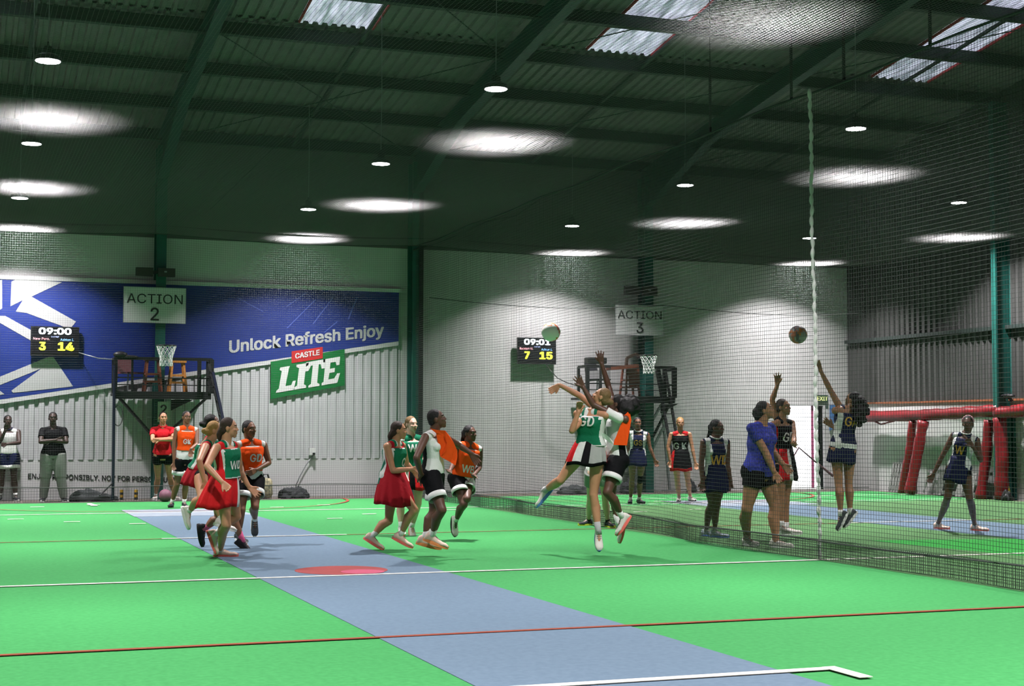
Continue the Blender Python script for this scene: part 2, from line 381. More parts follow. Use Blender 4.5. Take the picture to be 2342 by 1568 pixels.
# ================================================================== NETTING
def strand(V, Fc, pts, r, seed=0):
    n = len(V); m = 3
    for i, p in enumerate(pts):
        d = pts[min(i+1, len(pts)-1)]-pts[max(i-1, 0)]; x, y = frame(d)
        for k in range(m):
            q = p + (x*math.cos(2*PI*k/m) + y*math.sin(2*PI*k/m))*r; V.append(tuple(q))
        if i:
            a, b = n+(i-1)*m, n+i*m
            for k in range(m): Fc.append((a+k, a+(k+1) % m, b+(k+1) % m, b+k))
def netobj(name, fn, us, vs, r, m, cu=1, cv=1, parent=None):
    """fn(u, v) -> point; strands along u and along v; cu, cv = segment counts"""
    V, Fc = [], []
    u0, u1, v0, v1 = us[0], us[-1], vs[0], vs[-1]
    for u in us: strand(V, Fc, [Vector(fn(u, v0+(v1-v0)*i/cv)) for i in range(cv+1)], r)
    for v in vs: strand(V, Fc, [Vector(fn(u0+(u1-u0)*i/cu, v)) for i in range(cu+1)], r)
    me = bpy.data.meshes.new(name); me.from_pydata(V, [], Fc); me.update()
    return link(name, me, m, parent)
def ar(a, b, s):
    n = int(round((b-a)/s)); return [a+(b-a)*i/n for i in range(n+1)]
XN, YB, ZN = 9.0, 30.25, 5.24
def zc(x, y):   # sagging roof net
    return ZN + .05 - .09*abs(math.sin(PI*(x-3.7)/5.5)) * (1 if y > 29 else .6) + .02*math.sin(y*.8)
t = thing('roof_net', 'large horizontal safety net in lamplit grey stretched above both courts', 'net')
netobj('net_mesh', lambda u, v: (u, v, zc(u, v)), ar(-6, 20.0, .045), ar(9.0, YB, .045), .0016, NETC, 60, 30, t)
bm = bmesh.new(); tube(bm, [(x, YB, zc(x, YB)) for x in ar(-6, 20.0, .4)], .014, 5); obj('edge_rope', bm, NETD, t)
# dividing net between the courts
def bulge(y, z): return XN + (-.20*math.exp(-((y-16.4)/1.5)**2) + .10*math.exp(-((y-19.8)/1.2)**2) + .02*math.sin(y*2.1))*(1-z/5.3)
t = thing('dividing_net', 'tall dark net wall hanging between the two courts', 'net')
netobj('net_mesh', lambda u, v: (bulge(u, v), u, v+.035*math.sin(u*1.1+v)*(v/5.24)*(1-v/5.24)*2), ar(9.6, YB-.02, .045), ar(0.02, ZN, .045), .0022, NETD, 80, 16, t)
netobj('skirt_mesh', lambda u, v: (bulge(u, v)-.02-.03*math.sin(u*3), u, v), ar(9.6, YB-.02, .03), ar(0.03, .22+.02, .03), .0032, NETD, 80, 2, t)
bm = bmesh.new(); tube(bm, [(bulge(y, .23)-.01, y, .225+.012*math.sin(y*1.3)) for y in ar(9.6, YB-.1, .3)], .009, 5); obj('lower_rope', bm, NETD, t)
bm = bmesh.new(); tube(bm, [(XN, y, ZN+.02*math.sin(y*1.7)) for y in ar(9.2, YB-.1, .25)], .014, 5); obj('top_rope', bm, NETD, t)
for y in (12.45, 14.0, 15.1, 17.1):
    bm = bmesh.new(); tube(bm, [(XN, y, ZN), (XN, y, ZN+.75), (XN, y, ZN+.76), (XN, y, zroof(y)-.3)], [.018, .018, .006, .006], 5); obj('hanger', bm, BLACKM, t)
# rear net before the rear wall
def ry(x, z): return YB - .02 + .03*math.sin(x*1.3)*(1-z/5.3)
def ztop(x): return zc(x, YB)
t = thing('rear_net', 'fine dark net hanging in front of the rear wall', 'net')
netobj('net_mesh', lambda u, v: (u, ry(u, v*ZN), .02 + v*(ztop(u)-.02)), ar(-6, 20.0, .045), ar(0, 1, .045/5.24), .0013, NETR, 60, 6, t)
netobj('skirt_mesh', lambda u, v: (u, ry(u, v)-.02, v), ar(-6, 8.9, .05), ar(.02, .28, .05), .003, NETR, 60, 2, t)
bm = bmesh.new(); tube(bm, [(x, ry(x, .3)-.02, .30+.01*math.sin(x*2)) for x in ar(-6, 8.9, .3)], .008, 5); obj('lower_rope', bm, NETD, t)
bm = bmesh.new(); tube(bm, [(x, ry(x, .1)-.02, .10+.01*math.sin(x*1.2)) for x in ar(9.1, 20, .3)], .008, 5); obj('foot_rope', bm, NETD, t)
bm = bmesh.new(); tube(bm, [(x, YB+.02, 4.18-.13*math.sin(PI*((x-9.3) % 5.5)/5.5)) for x in ar(9.3, 20, .25)], .008, 5); obj('slack_rope', bm, NETD, t)
# white laced rope
bm = bmesh.new(); pts = []; rs = []
for i in range(0, 265):
    z = .01+ZN*i/264; pts.append((XN-.02-.075*z/5.24+.008*math.sin(z*3)+.004*math.sin(z*31), 14.55+.006*math.sin(z*14), z)); rs.append(.013+.012*abs(math.sin(i*PI/6)))
tube(bm, pts, rs, 8)
tag(obj('laced_rope', bm, OFFW, smooth=True), 'thick white twisted rope running from floor to net top', 'rope')
# loose ropes over the rear wall
bm = bmesh.new(); tube(bm, [onY(x, y, 31.12) for x, y in ((945, 572), (1000, 556), (1060, 532), (1110, 508), (1180, 493), (1240, 452), (1300, 430), (1370, 395), (1450, 366))], .014, 5)
tag(obj('sagging_rope', bm, NETD), 'dark knotted rope rising from the middle column to the right', 'rope')
bm = bmesh.new(); tube(bm, [onY(480, 480, 30.4), onY(650, 315, 29.9), onY(790, 205, 28.5)], .008, 5)
tag(obj('stay_wire', bm, PURL), 'thin straight wire slanting up beneath the roof left of centre', 'wire')
# ================================================================== BANNER AND SIGNS ON THE REAR WALL
def yp(x, y, Y): p = onY(x, y, Y); return (p.x, Y, p.z)
def sheet(name, pts, Y, m, parent, th=.006):
    bm = bmesh.new(); slab(bm, [yp(x, y, Y) for x, y in pts], (0, -th, 0)); return obj(name, bm, m, parent)
YBN = YW - .075
t = thing('banner', 'long blue advertising banner with white lettering on the left rear wall', 'banner')
def zx(x, z, d=0): return (x, YBN-d, z)
bm = bmesh.new(); L0, L1 = -3.0, onY(912, 700, YBN).x
zt = onY(912, 663, YBN).z; za, zb = onY(912, 780, YBN).z, onY(255, 876, YBN).z
sl = (za - zb)/(L1 - onY(255, 876, YBN).x)
slab(bm, [zx(L0, zt), zx(L1, zt), zx(L1, za), zx(L0, za - sl*(L1-L0))], (0, -.012, 0)); obj('banner_sheet', bm, BANB, t)
bm = bmesh.new(); slab(bm, [zx(L0, za - sl*(L1-L0)), zx(L1, za), zx(L1, za-.09), zx(L0, za-.09 - sl*(L1-L0))], (0, -.010, 0)); obj('hem', bm, SIGNW, t)
P = lambda a: [(x, y) for x, y in a]
for pts in ([(40, 637), (142, 645), (72, 678), (174, 735), (160, 752), (60, 715), (36, 712), (52, 686), (24, 700), (26, 644)],
            [(0, 722), (12, 722), (72, 755), (70, 778), (0, 738)],
            [(0, 861), (110, 816), (122, 816), (167, 883), (30, 898), (26, 893), (95, 842), (0, 880)],
            [(0, 640), (5, 640), (5, 705), (0, 708)], [(0, 893), (10, 901), (0, 903)]):
    sheet('white_shape', pts, YBN-.014, BANW, t, .004)
def lettering(name, body, p0, p1, hpx, m, parent, Y, bold=.02, shear=0, up=True):
    """text whose centre line runs between two wall points"""
    a, b = onY(*p0, Y), onY(*p1, Y); c = (a+b)/2
    h = hpx*a.y/F*.98
    return wall_text(name, body, (c.x, Y, c.z), h, m, parent, width=(b.x-a.x), bold=bold, upskew=(b.z-a.z)/(b.x-a.x), shear=shear)
lettering('lettering', 'Unlock Refresh Enjoy', (524, 796), (878, 757), 38, BANW, t, YBN-.016, .032)
sheet('green_panel', [(619, 827), (788, 798), (788, 881), (619, 912)], YBN-.016, BANG, t)
sheet('red_panel', [(667, 803), (738, 793), (738, 819), (667, 830)], YBN-.026, BANR, t, .004)
lettering('lettering', 'CASTLE', (675, 814), (731, 805), 13, WHITE, t, YBN-.032, .03)
# slab-serif LITE letters
def litep(pts): return [(619+a*169, 827+b*85 - a*29) for a, b in pts]
bm = bmesh.new()
def quadY(bm, pts, Y): slab(bm, [yp(x, y, Y) for x, y in litep(pts)], (0, -.004, 0))
quadY(bm, [(.13, .20), (.26, .20), (.245, .28), (.20, .72), (.28, .72), (.30, .62), (.34, .62), (.31, .86), (.07, .86), (.08, .80), (.11, .76), (.15, .30), (.12, .26)], YBN-.026); obj('letter', bm, WHITE, t)
bm = bmesh.new(); quadY(bm, [(.35, .20), (.52, .20), (.51, .26), (.475, .30), (.45, .76), (.48, .80), (.48, .86), (.32, .86), (.32, .80), (.355, .76), (.385, .30), (.35, .26)], YBN-.026); obj('letter', bm, WHITE, t)
bm = bmesh.new(); quadY(bm, [(.48, .18), (.74, .18), (.73, .42), (.69, .42), (.675, .29), (.65, .29), (.63, .78), (.66, .82), (.66, .87), (.51, .87), (.51, .82), (.545, .78), (.57, .29), (.545, .29), (.51, .42), (.47, .42)], YBN-.026); obj('letter', bm, WHITE, t)
bm = bmesh.new(); quadY(bm, [(.71, .18), (.94, .18), (.93, .40), (.89, .40), (.88, .30), (.81, .30), (.80, .46), (.87, .46), (.865, .57), (.795, .57), (.78, .74), (.86, .74), (.90, .62), (.94, .62), (.90, .87), (.69, .87), (.69, .81), (.715, .78), (.74, .28), (.71, .25)], YBN-.026); obj('letter', bm, WHITE, t)
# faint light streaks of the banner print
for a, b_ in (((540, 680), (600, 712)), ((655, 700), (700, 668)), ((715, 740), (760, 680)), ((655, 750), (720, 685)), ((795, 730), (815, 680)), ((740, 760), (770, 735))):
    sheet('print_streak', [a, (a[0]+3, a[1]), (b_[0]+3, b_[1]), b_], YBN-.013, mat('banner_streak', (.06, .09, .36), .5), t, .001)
lettering('lettering', 'ENJOY RESPONSIBLY. NOT FOR PERSONS UNDER 18', (64, 1088), (445, 1098), 12, INK, None, YW-.034, .02)
o = bpy.data.objects['lettering.002'] if 'lettering.002' in bpy.data.objects else None
for q in list(C.objects):
    if q.name.startswith('lettering') and q.parent is None: tag(q, 'line of black capitals along the white lower wall panel', 'lettering'); q.name = 'wall_lettering'

def sign(body, num, r, Y, label):
    (x0, y0), (x1, y1) = r; a, b = onY(x0, y0, Y), onY(x1, y1, Y)
    t = thing('court_sign', label, 'sign', 'white court signs', ((a.x+b.x)/2, Y, (a.z+b.z)/2)); w, h = (b.x-a.x), (a.z-b.z)
    bm = bmesh.new(); cbox(bm, (0, 0, 0), (w, .015, h)); obj('board', bm, SIGNW, t)
    bm = bmesh.new()
    for q in ((-w/2, h/2), (-w/2, -h/2)): cbox(bm, (0, -.009, q[1]), (w, .004, .012))
    for q in (-w/2, w/2): cbox(bm, (q, -.009, 0), (.012, .004, h))
    obj('edge', bm, GREYM, t)
    o = wall_text('lettering', body, (0, -.012, h*.18), h*.27, INK, t, width=w*.90, bold=.004)
    o = wall_text('lettering', num, (0, -.012, -h*.25), h*.36, INK, t, bold=.01)
    bm = bmesh.new()
    box(bm, (-.08, .006, -.25), (.08, .045, .25))
    obj('bracket', bm, GREYM, t)
    return t
YC = YW - .46
sign('ACTION', '2', ((283, 655), (424, 740)), YC-.04, 'white board reading ACTION 2 high on the left column')
sign('ACTION', '3', ((1407, 696), (1518, 768)), YC-.04, 'white board reading ACTION 3 high on the third column')
for (x0, y0, x1, y1), n, lab in (((361, 918, 387, 965), '2', 'small white plate with the number 2 under the left platform'),
                            ((1432, 925, 1454, 965), '3', 'small white plate with the number 3 under the right platform')):
    a, b = onY(x0, y0, YC-.06), onY(x1, y1, YC-.06); t = thing('number_plate', lab, 'sign', 'small number plates', ((a.x+b.x)/2, YC-.06, (a.z+b.z)/2))
    bm = bmesh.new(); cbox(bm, (0, 0, 0), (b.x-a.x, .02, a.z-b.z)); obj('board', bm, SIGNW, t)
    wall_text('lettering', n, (0, -.014, .05), .19, INK, t, bold=.02)
# dark floodlight bars on the two columns
for (x0, y0, x1, y1), lab in (((311, 611, 400, 633), 'dark box fitting across the left column above the sign'), ((1429, 653, 1501, 676), 'dark box fitting across the third column above the sign')):
    a, b = onY(x0, y0, YC-.1), onY(x1, y1, YC-.1); cx, cz, w, h = (a.x+b.x)/2, (a.z+b.z)/2, b.x-a.x, a.z-b.z
    t = thing('box_fitting', lab, 'light fitting', 'dark box fittings on columns', (cx, YC-.1, cz))
    for s in (-1, 1):
        bm = bmesh.new(); box(bm, (s*.05 if s > 0 else -w/2, -.06, -h/2), (w/2 if s > 0 else -.05, .06, h/2)); obj('housing', bm, mat('brown_housing', (.035, .028, .028), .5), t)
    bm = bmesh.new(); cbox(bm, (0, .03, 0), (w*.3, .17, .05)); obj('bracket', bm, BLACKM, t)
    bm = bmesh.new(); cbox(bm, (w*.25, -.063, .01), (.05, .01, .03)); obj('indicator', bm, GREYM, t)
# scoreboards
def score(r, clock, names, nums, Y, label, tilt=0):
    x0, y0, x1, y1 = r; a, b = onY(x0, y0, Y), onY(x1, y1, Y); w, h = b.x-a.x, a.z-b.z
    t = thing('scoreboard', label, 'scoreboard', 'court scoreboards', ((a.x+b.x)/2, Y, (a.z+b.z)/2))
    bm = bmesh.new(); cbox(bm, (0, .03, 0), (w, .06, h)); obj('casing', bm, BLACKM, t)
    bm = bmesh.new(); cbox(bm, (0, -.004, .02), (w*.96, .008, h*.9)); obj('screen', bm, SCRN, t)
    e = lambda n, c, s: mat('glow_'+n, c, emit=s)
    wall_text('clock_digits', clock, (0, -.010, h*.34), h*.23, e('white', (.85, .95, 1), 1.5), t, width=w*.68, bold=.045)
    wall_text('small_text', '2nd Half', (0, -.010, h*.155), h*.05, e('dim', (.5, .6, 1), .8), t, width=w*.16)
    wall_text('team_name', names[0], (-w*.28, -.010, h*.08), h*.08, e('pink', (1, .45, .5), 1.0), t, width=w*.34)
    wall_text('team_name', names[1], (w*.25, -.010, h*.06), h*.08, e('blue', (.25, .55, 1), 1.0), t, width=w*.28)
    wall_text('score_digits', nums[0], (-w*.26, -.010, -h*.17), h*.29, e('yellow', (.95, 1, .05), 1.1), t, bold=.055)
    wall_text('score_digits', nums[1], (w*.23, -.010, -h*.17), h*.29, e('yellow', (.95, 1, .05), 1.1), t, bold=.05, width=w*.34)
    bm = bmesh.new(); cbox(bm, (0, .13, 0), (.2, .17, .2)); obj('wall_bracket', bm, BLACKM, t)
    return t
score((71, 745, 180, 815), '09:00', ('New Pero.', 'Ashton I.'), ('3', '14'), YW-.22, 'black scoreboard showing 09:00, 3 and 14 on the blue banner')
score((1184, 771, 1272, 833), '09:01', ('Reddam U.', 'Ashton I.'), ('7', '15'), YW-.22, 'black scoreboard showing 09:01, 7 and 15 on the white wall')
def cable(pts, Y, label, m=None, r=.010):
    bm = bmesh.new(); tube(bm, [onY(x, y, yy) for (x, y, yy) in [(p[0], p[1], p[2] if len(p) > 2 else Y) for p in pts]], r, 6)
    return tag(obj('cable', bm, m or GREYM, smooth=True), label, 'cable')
cable([(180, 806, YW-.2), (200, 812), (225, 819), (250, 821), (275, 820)], 31.0, 'thin grey cable from the left scoreboard to the left platform')
cable([(1248, 832, YW-.2), (1262, 850), (1275, 864), (1295, 874), (1320, 882), (1345, 884)], 31.0, 'thin dark cable from the right scoreboard to the right platform', BLACKM)
cable([(716, 1040), (700, 1062), (685, 1090), (676, 1112)], YW-.09, 'grey cable hanging from the white wall socket to the black heap', GREYM, .012)
# wall socket
a = onY(714, 1032, YW-.12); t = thing('wall_socket', 'small white socket box on the ribbed wall with a plug', 'socket', loc=(a.x, YW-.12, a.z))
bm = bmesh.new(); cbox(bm, (0, .02, 0), (.13, .07, .15)); obj('box', bm, WHITE, t)
bm = bmesh.new(); cbox(bm, (.03, -.02, -.05), (.05, .05, .05)); obj('plug', bm, BLACKM, t)
# exit sign, door leaf, blue cloth
a = onY(1877, 911, YW-.05); t = thing('exit_sign', 'small dark sign reading EXIT over the open doorway', 'sign', loc=(a.x, YW-.05, a.z))
bm = bmesh.new(); cbox(bm, (0, 0, 0), (.36, .05, .17)); obj('board', bm, mat('exit_green', (.02, .06, .03), .5), t)
wall_text('lettering', 'EXIT', (.03, -.03, 0), .10, mat('exit_glow', (.75, .8, .35), emit=.25), t, bold=.03)
# bent rod leaning in the doorway
bm = bmesh.new(); Yd = 30.6
tube(bm, [onY(1772, 1128, Yd), onY(1800, 1068, Yd), onY(1827, 1023, Yd), onY(1862, 1053, Yd), onY(1905, 1088, Yd)], [.018, .018, .018, .02, .032], 8)
tag(obj('net_pole', bm, mat('plum_metal', (.10, .03, .05), .4)), 'thin bent dark rod standing in front of the bright doorway', 'pole')
bm = bmesh.new(); a = onY(1903, 925, 30.9); slab(bm, [onY(x, y, 31.53) for x, y in ((1900, 925), (1913, 925), (1916, 975), (1899, 984))], (0, .05, 0))
tag(obj('hanging_cloth', bm, mat('blue_cloth', (.05, .14, .32), .8)), 'blue cloth hanging on the wall right of the doorway', 'cloth')

# ================================================================== UMPIRE PLATFORMS
def hoop(cx, cz, Y, label, colx):
    t = thing('netball_hoop', label, 'hoop', 'netball hoops', (cx, Y, cz)); R = .19
    bm = bmesh.new(); tube(bm, [(R*math.cos(2*PI*i/32), R*math.sin(2*PI*i/32), 0) for i in range(33)], .010, 8); obj('ring', bm, BLACKM, t, True)
    bm = bmesh.new(); tube(bm, [(0, R, 0), (0, .6, -.02), (colx-cx, YC-Y-.05, -.03)], .016, 6); obj('arm', bm, BLACKM, t)
    n = 12; V = []; rr = lambda k: R*(1-.40*min(1, k/4.0*1.05)) if k < 5 else R*.64
    for d in (-1, 1):
        for i in range(n):
            bm2 = None
            V.append([(rr(k)*math.cos(2*PI*(i+d*k*.5)/n), rr(k)*math.sin(2*PI*(i+d*k*.5)/n), -.40*k/6) for k in range(7)])
    bm = bmesh.new()
    for p in V: tube(bm, p, .0065, 5)
    obj('hoop_net', bm, WHITE, t)
hoop(3.84, 3.04, 29.9, 'netball hoop with white string net at the left platform', 3.88)
hoop(14.20, 3.04, 29.9, 'netball hoop with white string net at the right platform', 14.82)

def stool(name, loc, h, m, label, group='wooden stools on the platforms'):
    t = thing(name, label, 'stool', group, loc)
    bm = bmesh.new(); cbox(bm, (0, 0, h-.02), (.32, .32, .045)); obj('seat', bm, m, t)
    for sx in (-1, 1):
        for sy in (-1, 1):
            bm = bmesh.new(); bar(bm, (sx*.17, sy*.17, 0), (sx*.11, sy*.11, h-.03), .042); obj('leg', bm, m, t)
    for k, (z, w) in enumerate(((h*.33, .155), (h*.55, .14))):
        for s in (-1, 1):
            bm = bmesh.new(); bar(bm, (-w, s*w, z), (w, s*w, z), .035); bar(bm, (s*w, -w, z), (s*w, w, z), .035); obj('rung', bm, m, t)
    return t
def platform(x0, x1, colx, Yf, zf, label):
    t = thing('umpire_platform', label, 'platform', 'raised steel umpire platforms'); Yr = YW-.55
    bm = bmesh.new(); box(bm, (x0, Yf, zf-.05), (x1, Yr+.45, zf)); obj('deck', bm, BLACKM, t)
    bm = bmesh.new(); box(bm, (x0, Yf-.03, zf-.12), (x1, Yf, zf+.03)); obj('edge_beam', bm, BLACKM, t)
    zr = zf+.68
    for x, w in ((x0, .07), (x0+.32, .04), (x1-.24, .07), (x1, .09)):
        bm = bmesh.new(); bar(bm, (x, Yf, zf), (x, Yf, zr), w); obj('rail_post', bm, BLACKM, t)
    bm = bmesh.new(); bar(bm, (x0, Yf, zr), (x1, Yf, zr), .06); obj('top_rail', bm, BLACKM, t)
    bm = bmesh.new(); bar(bm, (x0, Yf, zf+.30), (x1, Yf, zf+.30), .022); obj('middle_rail', bm, BLACKM, t)
    bm = bmesh.new(); bar(bm, (x0, Yf, zf+.16), (x1, Yf, zf+.16), .018); obj('middle_rail', bm, BLACKM, t)
    for x in (x0, x1):
        bm = bmesh.new(); bar(bm, (x, Yf, zr), (x, Yr, zr), .05); bar(bm, (x, Yf, zf+.3), (x, Yr, zf+.3), .022); bar(bm, (x, Yr, zf), (x, Yr, zr), .05); obj('side_rail', bm, BLACKM, t)
    for x in (x0+.05, x1-.05):
        bm = bmesh.new(); bar(bm, (x, Yf+.05, zf-.06), (colx+(.09 if x > colx else -.09), YC+.05, 1.25), .045); obj('brace', bm, BLACKM, t)
    bm = bmesh.new(); slab(bm, [(colx+.22, YC-.1, zf-.12), (colx+.66, YC-.1, zf-.12), (colx+.22, YC-.1, zf-.34)], (0, .02, 0)); obj('gusset', bm, BLACKM, t)
    return t
Yf = 30.55
PL = platform(2.95, 4.82, 3.88, Yf, 2.13, 'black steel umpire platform on the left column')
bm = bmesh.new(); tube(bm, [onY(258, 1142, 30.5), onY(262, 835, 30.5)], .030, 8)
tag(obj('prop_pole', bm, NAVYM), 'dark upright pole from the floor to the left platform corner', 'pole')
bm = bmesh.new(); tube(bm, [onY(258, 1104, 30.5), onY(228, 1133, 30.1)], .014, 6); obj('strut', bm, BLACKM, C.objects['prop_pole'])
# two slanting pipes on its right side (ladder)
def ladder(a0, a1, b0, b1, n, label, m=BLACKM, m2=None, ydep=.0):
    t = thing('ladder', label, 'ladder', 'steel ladders of the platforms')
    for p, q, mm in ((a0, a1, m), (b0, b1, m2 or m)):
        bm = bmesh.new(); bar(bm, p, q, .05); obj('stile', bm, mm, t)
    for i in range(n):
        f = (i+.5)/n; bm = bmesh.new(); tube(bm, [Vector(a0).lerp(a1, f), Vector(b0).lerp(b1, f)], .012, 6); obj('rung', bm, m, t)
    return t
ladder(onY(478, 832, 30.45), onY(540, 1128, 29.95), onY(487, 850, 30.0), onY(549, 1140, 29.55), 9, 'steep black ladder with a navy stile right of the left platform', BLACKM, NAVYM)
st = stool('wooden_stool', (onY(405, 880, 30.9).x, 30.9, 2.13), .66, WOOD, 'bright orange wooden stool on the left platform')
stool('wooden_stool', (onY(352, 880, 31.0).x-.05, 30.85, 2.13), .70, DWOOD, 'dark red wooden stool on the left platform beside the column')
def boxed(name, label, cat, c, s, m, extra=None):
    bm = bmesh.new(); cbox(bm, c, s); o = obj(name, bm, m); bpy.context.view_layer.objects.active = o
    md = o.modifiers.new('b', 'BEVEL'); md.width = min(s)*.15; md.segments = 2
    return tag(o, label, cat)
# gear on the left platform: speaker head on the corner, low chair
a = onY(285, 818, 30.55); t = thing('rail_lamp', 'black lamp head clamped on the left end of the left platform rail', 'lamp', loc=(a.x, 30.55, a.z))
bm = bmesh.new(); sph(bm, (-.08, 0, .06), (.14, .09, .07)); obj('head', bm, BLACKM, t, True)
bm = bmesh.new(); sph(bm, (.10, -.02, .02), (.17, .07, .035)); obj('visor', bm, mat('gloss_black', (.02, .02, .02), .15), t, True)
def chair(loc, m, label, rz=0):
    t = thing('plastic_chair', label, 'chair', 'low dark chairs on the platforms', loc, rz)
    bm = bmesh.new(); cbox(bm, (0, 0, .40), (.40, .40, .03)); obj('seat', bm, m, t)
    bm = bmesh.new(); slab(bm, [(-.19, .18, .42), (.19, .18, .42), (.17, .26, .78), (-.17, .26, .78)], (0, .02, 0)); obj('backrest', bm, m, t)
    for sx in (-1, 1):
        for sy in (-1, 1):
            bm = bmesh.new(); tube(bm, [(sx*.18, sy*.18, .39), (sx*.21, sy*.21, 0)], .014, 6); obj('leg', bm, GREYM, t)
    return t
chair((3.28, 30.95, 2.13), mat('maroon_plastic', (.09, .02, .025), .5), 'low maroon chair at the left end of the left platform', .5)
# right platform
PR = platform(13.02, 15.14, 14.82, Yf, 2.13, 'black steel umpire platform on the third column behind the jumpers')
ladder(onY(1522, 848, 30.5), onY(1556, 1046, 30.0), onY(1502, 848, 30.5), onY(1538, 1046, 30.0), 9, 'black ladder with hooped top right of the right platform')
bm = bmesh.new(); bar(bm, onY(1522, 848, 30.5), onY(1540, 846, 30.5), .05); bar(bm, onY(1540, 846, 30.5), onY(1541, 915, 30.5), .05); bar(bm, onY(1524, 880, 30.5), onY(1540, 881, 30.5), .03)
tag(obj('grab_rail', bm, BLACKM), 'square black grab rail at the right end of the right platform', 'rail')
bm = bmesh.new(); bar(bm, onY(1505, 843, 30.3), onY(1519, 915, 30.3), .07); tag(obj('leaning_bar', bm, BLACKM), 'thick black bar leaning on the right platform beside its ladder', 'bar')
for p in (((1512, 925), (1432, 1075)), ((1514, 930), (1532, 1120)), ((1518, 975), (1440, 1130)), ((1420, 1000), (1455, 1125))):
    bm = bmesh.new(); bar(bm, onY(*p[0], 31.2), onY(*p[1], 31.3), .05)
    tag(obj('support_strut', bm, mat('pale_grey_steel', (.20, .21, .22), .5)), 'slanting grey steel strut under the right platform', 'strut', 'grey struts under the right platform')
chair((13.45, 30.95, 2.13), mat('charcoal_plastic', (.02, .02, .025), .5), 'charcoal chair on the left part of the right platform', .3)
stool('wooden_stool', (onY(1440, 880, 30.9).x, 30.9, 2.13), .72, DWOOD, 'dark red wooden stool on the right platform')
a, b = onY(1342, 827, 30.6), onY(1386, 840, 30.6); boxed('speaker_box', 'flat black box on the left top rail of the right platform', 'box', ((a.x+b.x)/2, 30.65, 2.94), (.45, .25, .14), BLACKM)
bm = bmesh.new()
pts = [onY(1432, 842, 30.7), onY(1434, 818, 30.7), onY(1452, 810, 30.7), onY(1464, 814, 30.7)]
for p, q in zip(pts, pts[1:]): bar(bm, p, q, .06)
t = thing('folding_chair', 'dark folding chair with tall frame standing behind the right hoop', 'chair')
obj('frame', bm, mat('dark_brown_steel', (.05, .03, .02), .5), t)
bm = bmesh.new(); slab(bm, [onY(x, y, 30.75) for x, y in ((1436, 836), (1462, 832), (1464, 880), (1440, 888))], (0, .03, 0)); obj('backrest', bm, DWOOD, t)
bm = bmesh.new(); slab(bm, [onY(x, y, 30.5) for x, y in ((1398, 838), (1460, 832), (1462, 840), (1399, 846))], (0, .3, 0)); obj('armrest', bm, DWOOD, t)
bm = bmesh.new(); a, b = onY(1344, 905, 30.9), onY(1400, 845, 30.9)
slab(bm, [onY(x, y, 31.0) for x, y in ((1346, 848), (1396, 846), (1396, 868), (1346, 872))], (0, .02, 0))
tag(obj('notice_board', bm, mat('dull_board', (.22, .22, .22), .6)), 'grey board behind the rail of the right platform', 'board')

# ================================================================== THINGS ALONG THE REAR WALL
def heap(name, label, cat, base, sx, sy, sz, m, seed, group=None):
    r = random.Random(seed); bm = bmesh.new(); bmesh.ops.create_icosphere(bm, subdivisions=4, radius=1)
    ph = [(r.uniform(2, 6), r.uniform(2, 6), r.uniform(0, 6)) for _ in range(5)]
    for v in bm.verts:
        k = 1 + sum(.07*math.sin(a*v.co.x*2+c)*math.cos(b*v.co.y*2+b*v.co.z+c) for a, b, c in ph)
        v.co = Vector((v.co.x*sx*k, v.co.y*sy*k, max(-.12, v.co.z)*sz*k*(1+.25*math.sin(v.co.x*3+seed))))
    mn = min(v.co.z for v in bm.verts)
    for v in bm.verts: v.co += Vector((base[0], base[1], base[2]-mn+.002))
    return tag(obj(name, bm, m, smooth=True), label, cat, group)
TARP = mat('dark_tarp', (.03, .033, .035), .8, bump=.6, nscale=14)
def onfl(x, Y): return (onY(x, 1140, Y).x, Y)
p = onfl(212, 30.9); heap('bundled_net', 'long low heap of bundled dark netting behind the man in black', 'net bundle', (p[0], 30.75, 0), .46, .18, .17, TARP, 3)
p = onfl(666, 30.9); heap('sports_bag', 'black lumpy bag on the floor below the wall socket', 'bag', (p[0], 30.8, 0), .26, .2, .22, mat('black_bag', (.015, .015, .018), .8, bump=.5, nscale=20), 5)
heap('bag_pocket', None, None, (p[0]+.25, 30.75, 0), .1, .1, .13, mat('black_bag', (0, 0, 0)), 8).parent = C.objects['sports_bag']
p = onfl(608, 30.7); t = thing('camouflage_bag', 'upright camouflage rucksack against the rear wall', 'bag', loc=(p[0], 30.8, 0))
bm = bmesh.new(); tube(bm, [(0, 0, .02), (0, 0, .1), (0, 0, .36), (0, 0, .42)], [.13, .16, .15, .10], 16); obj('body', bm, mat('camouflage', (.05, .055, .04), .8, nscale=14, col2=(.42, .36, .22)), t, True)
bm = bmesh.new(); tube(bm, [(-.06, 0, .42), (-.03, 0, .50), (.05, 0, .50), (.08, 0, .40)], .02, 6); obj('strap', bm, BLACKM, t)
for x, lab in ((278, 'left of two short yellow and black striped posts'), (311, 'right of two short yellow and black striped posts')):
    p = onfl(x, 31.2); t = thing('striped_post', lab, 'post', 'yellow and black posts', (p[0], 31.2, 0))
    for k in range(4):
        bm = bmesh.new(); tube(bm, [(0, 0, .05*k), (0, 0, .05*k+.05)], .036, 12); obj('band', bm, mat('hazard_yellow', (.55, .32, .02), .5) if k % 2 else BLACKM, t)
p = onfl(374, 30.3); bm = bmesh.new(); sph(bm, (p[0], 30.05, .125), .125, 24, 16); tag(obj('medicine_ball', bm, mat('dusty_pink_rubber', (.14, .05, .08), .6, noise=.2), smooth=True), 'dusky pink ball on the floor between the red shirted man\'s feet', 'ball')
p = onfl(1328, 30.6); heap('bundled_net', 'low dark net bundle on the floor behind the raised white shoe', 'net bundle', (onY(1320, 1128, 31).x, 30.9, 0), .45, .18, .14, TARP, 9)
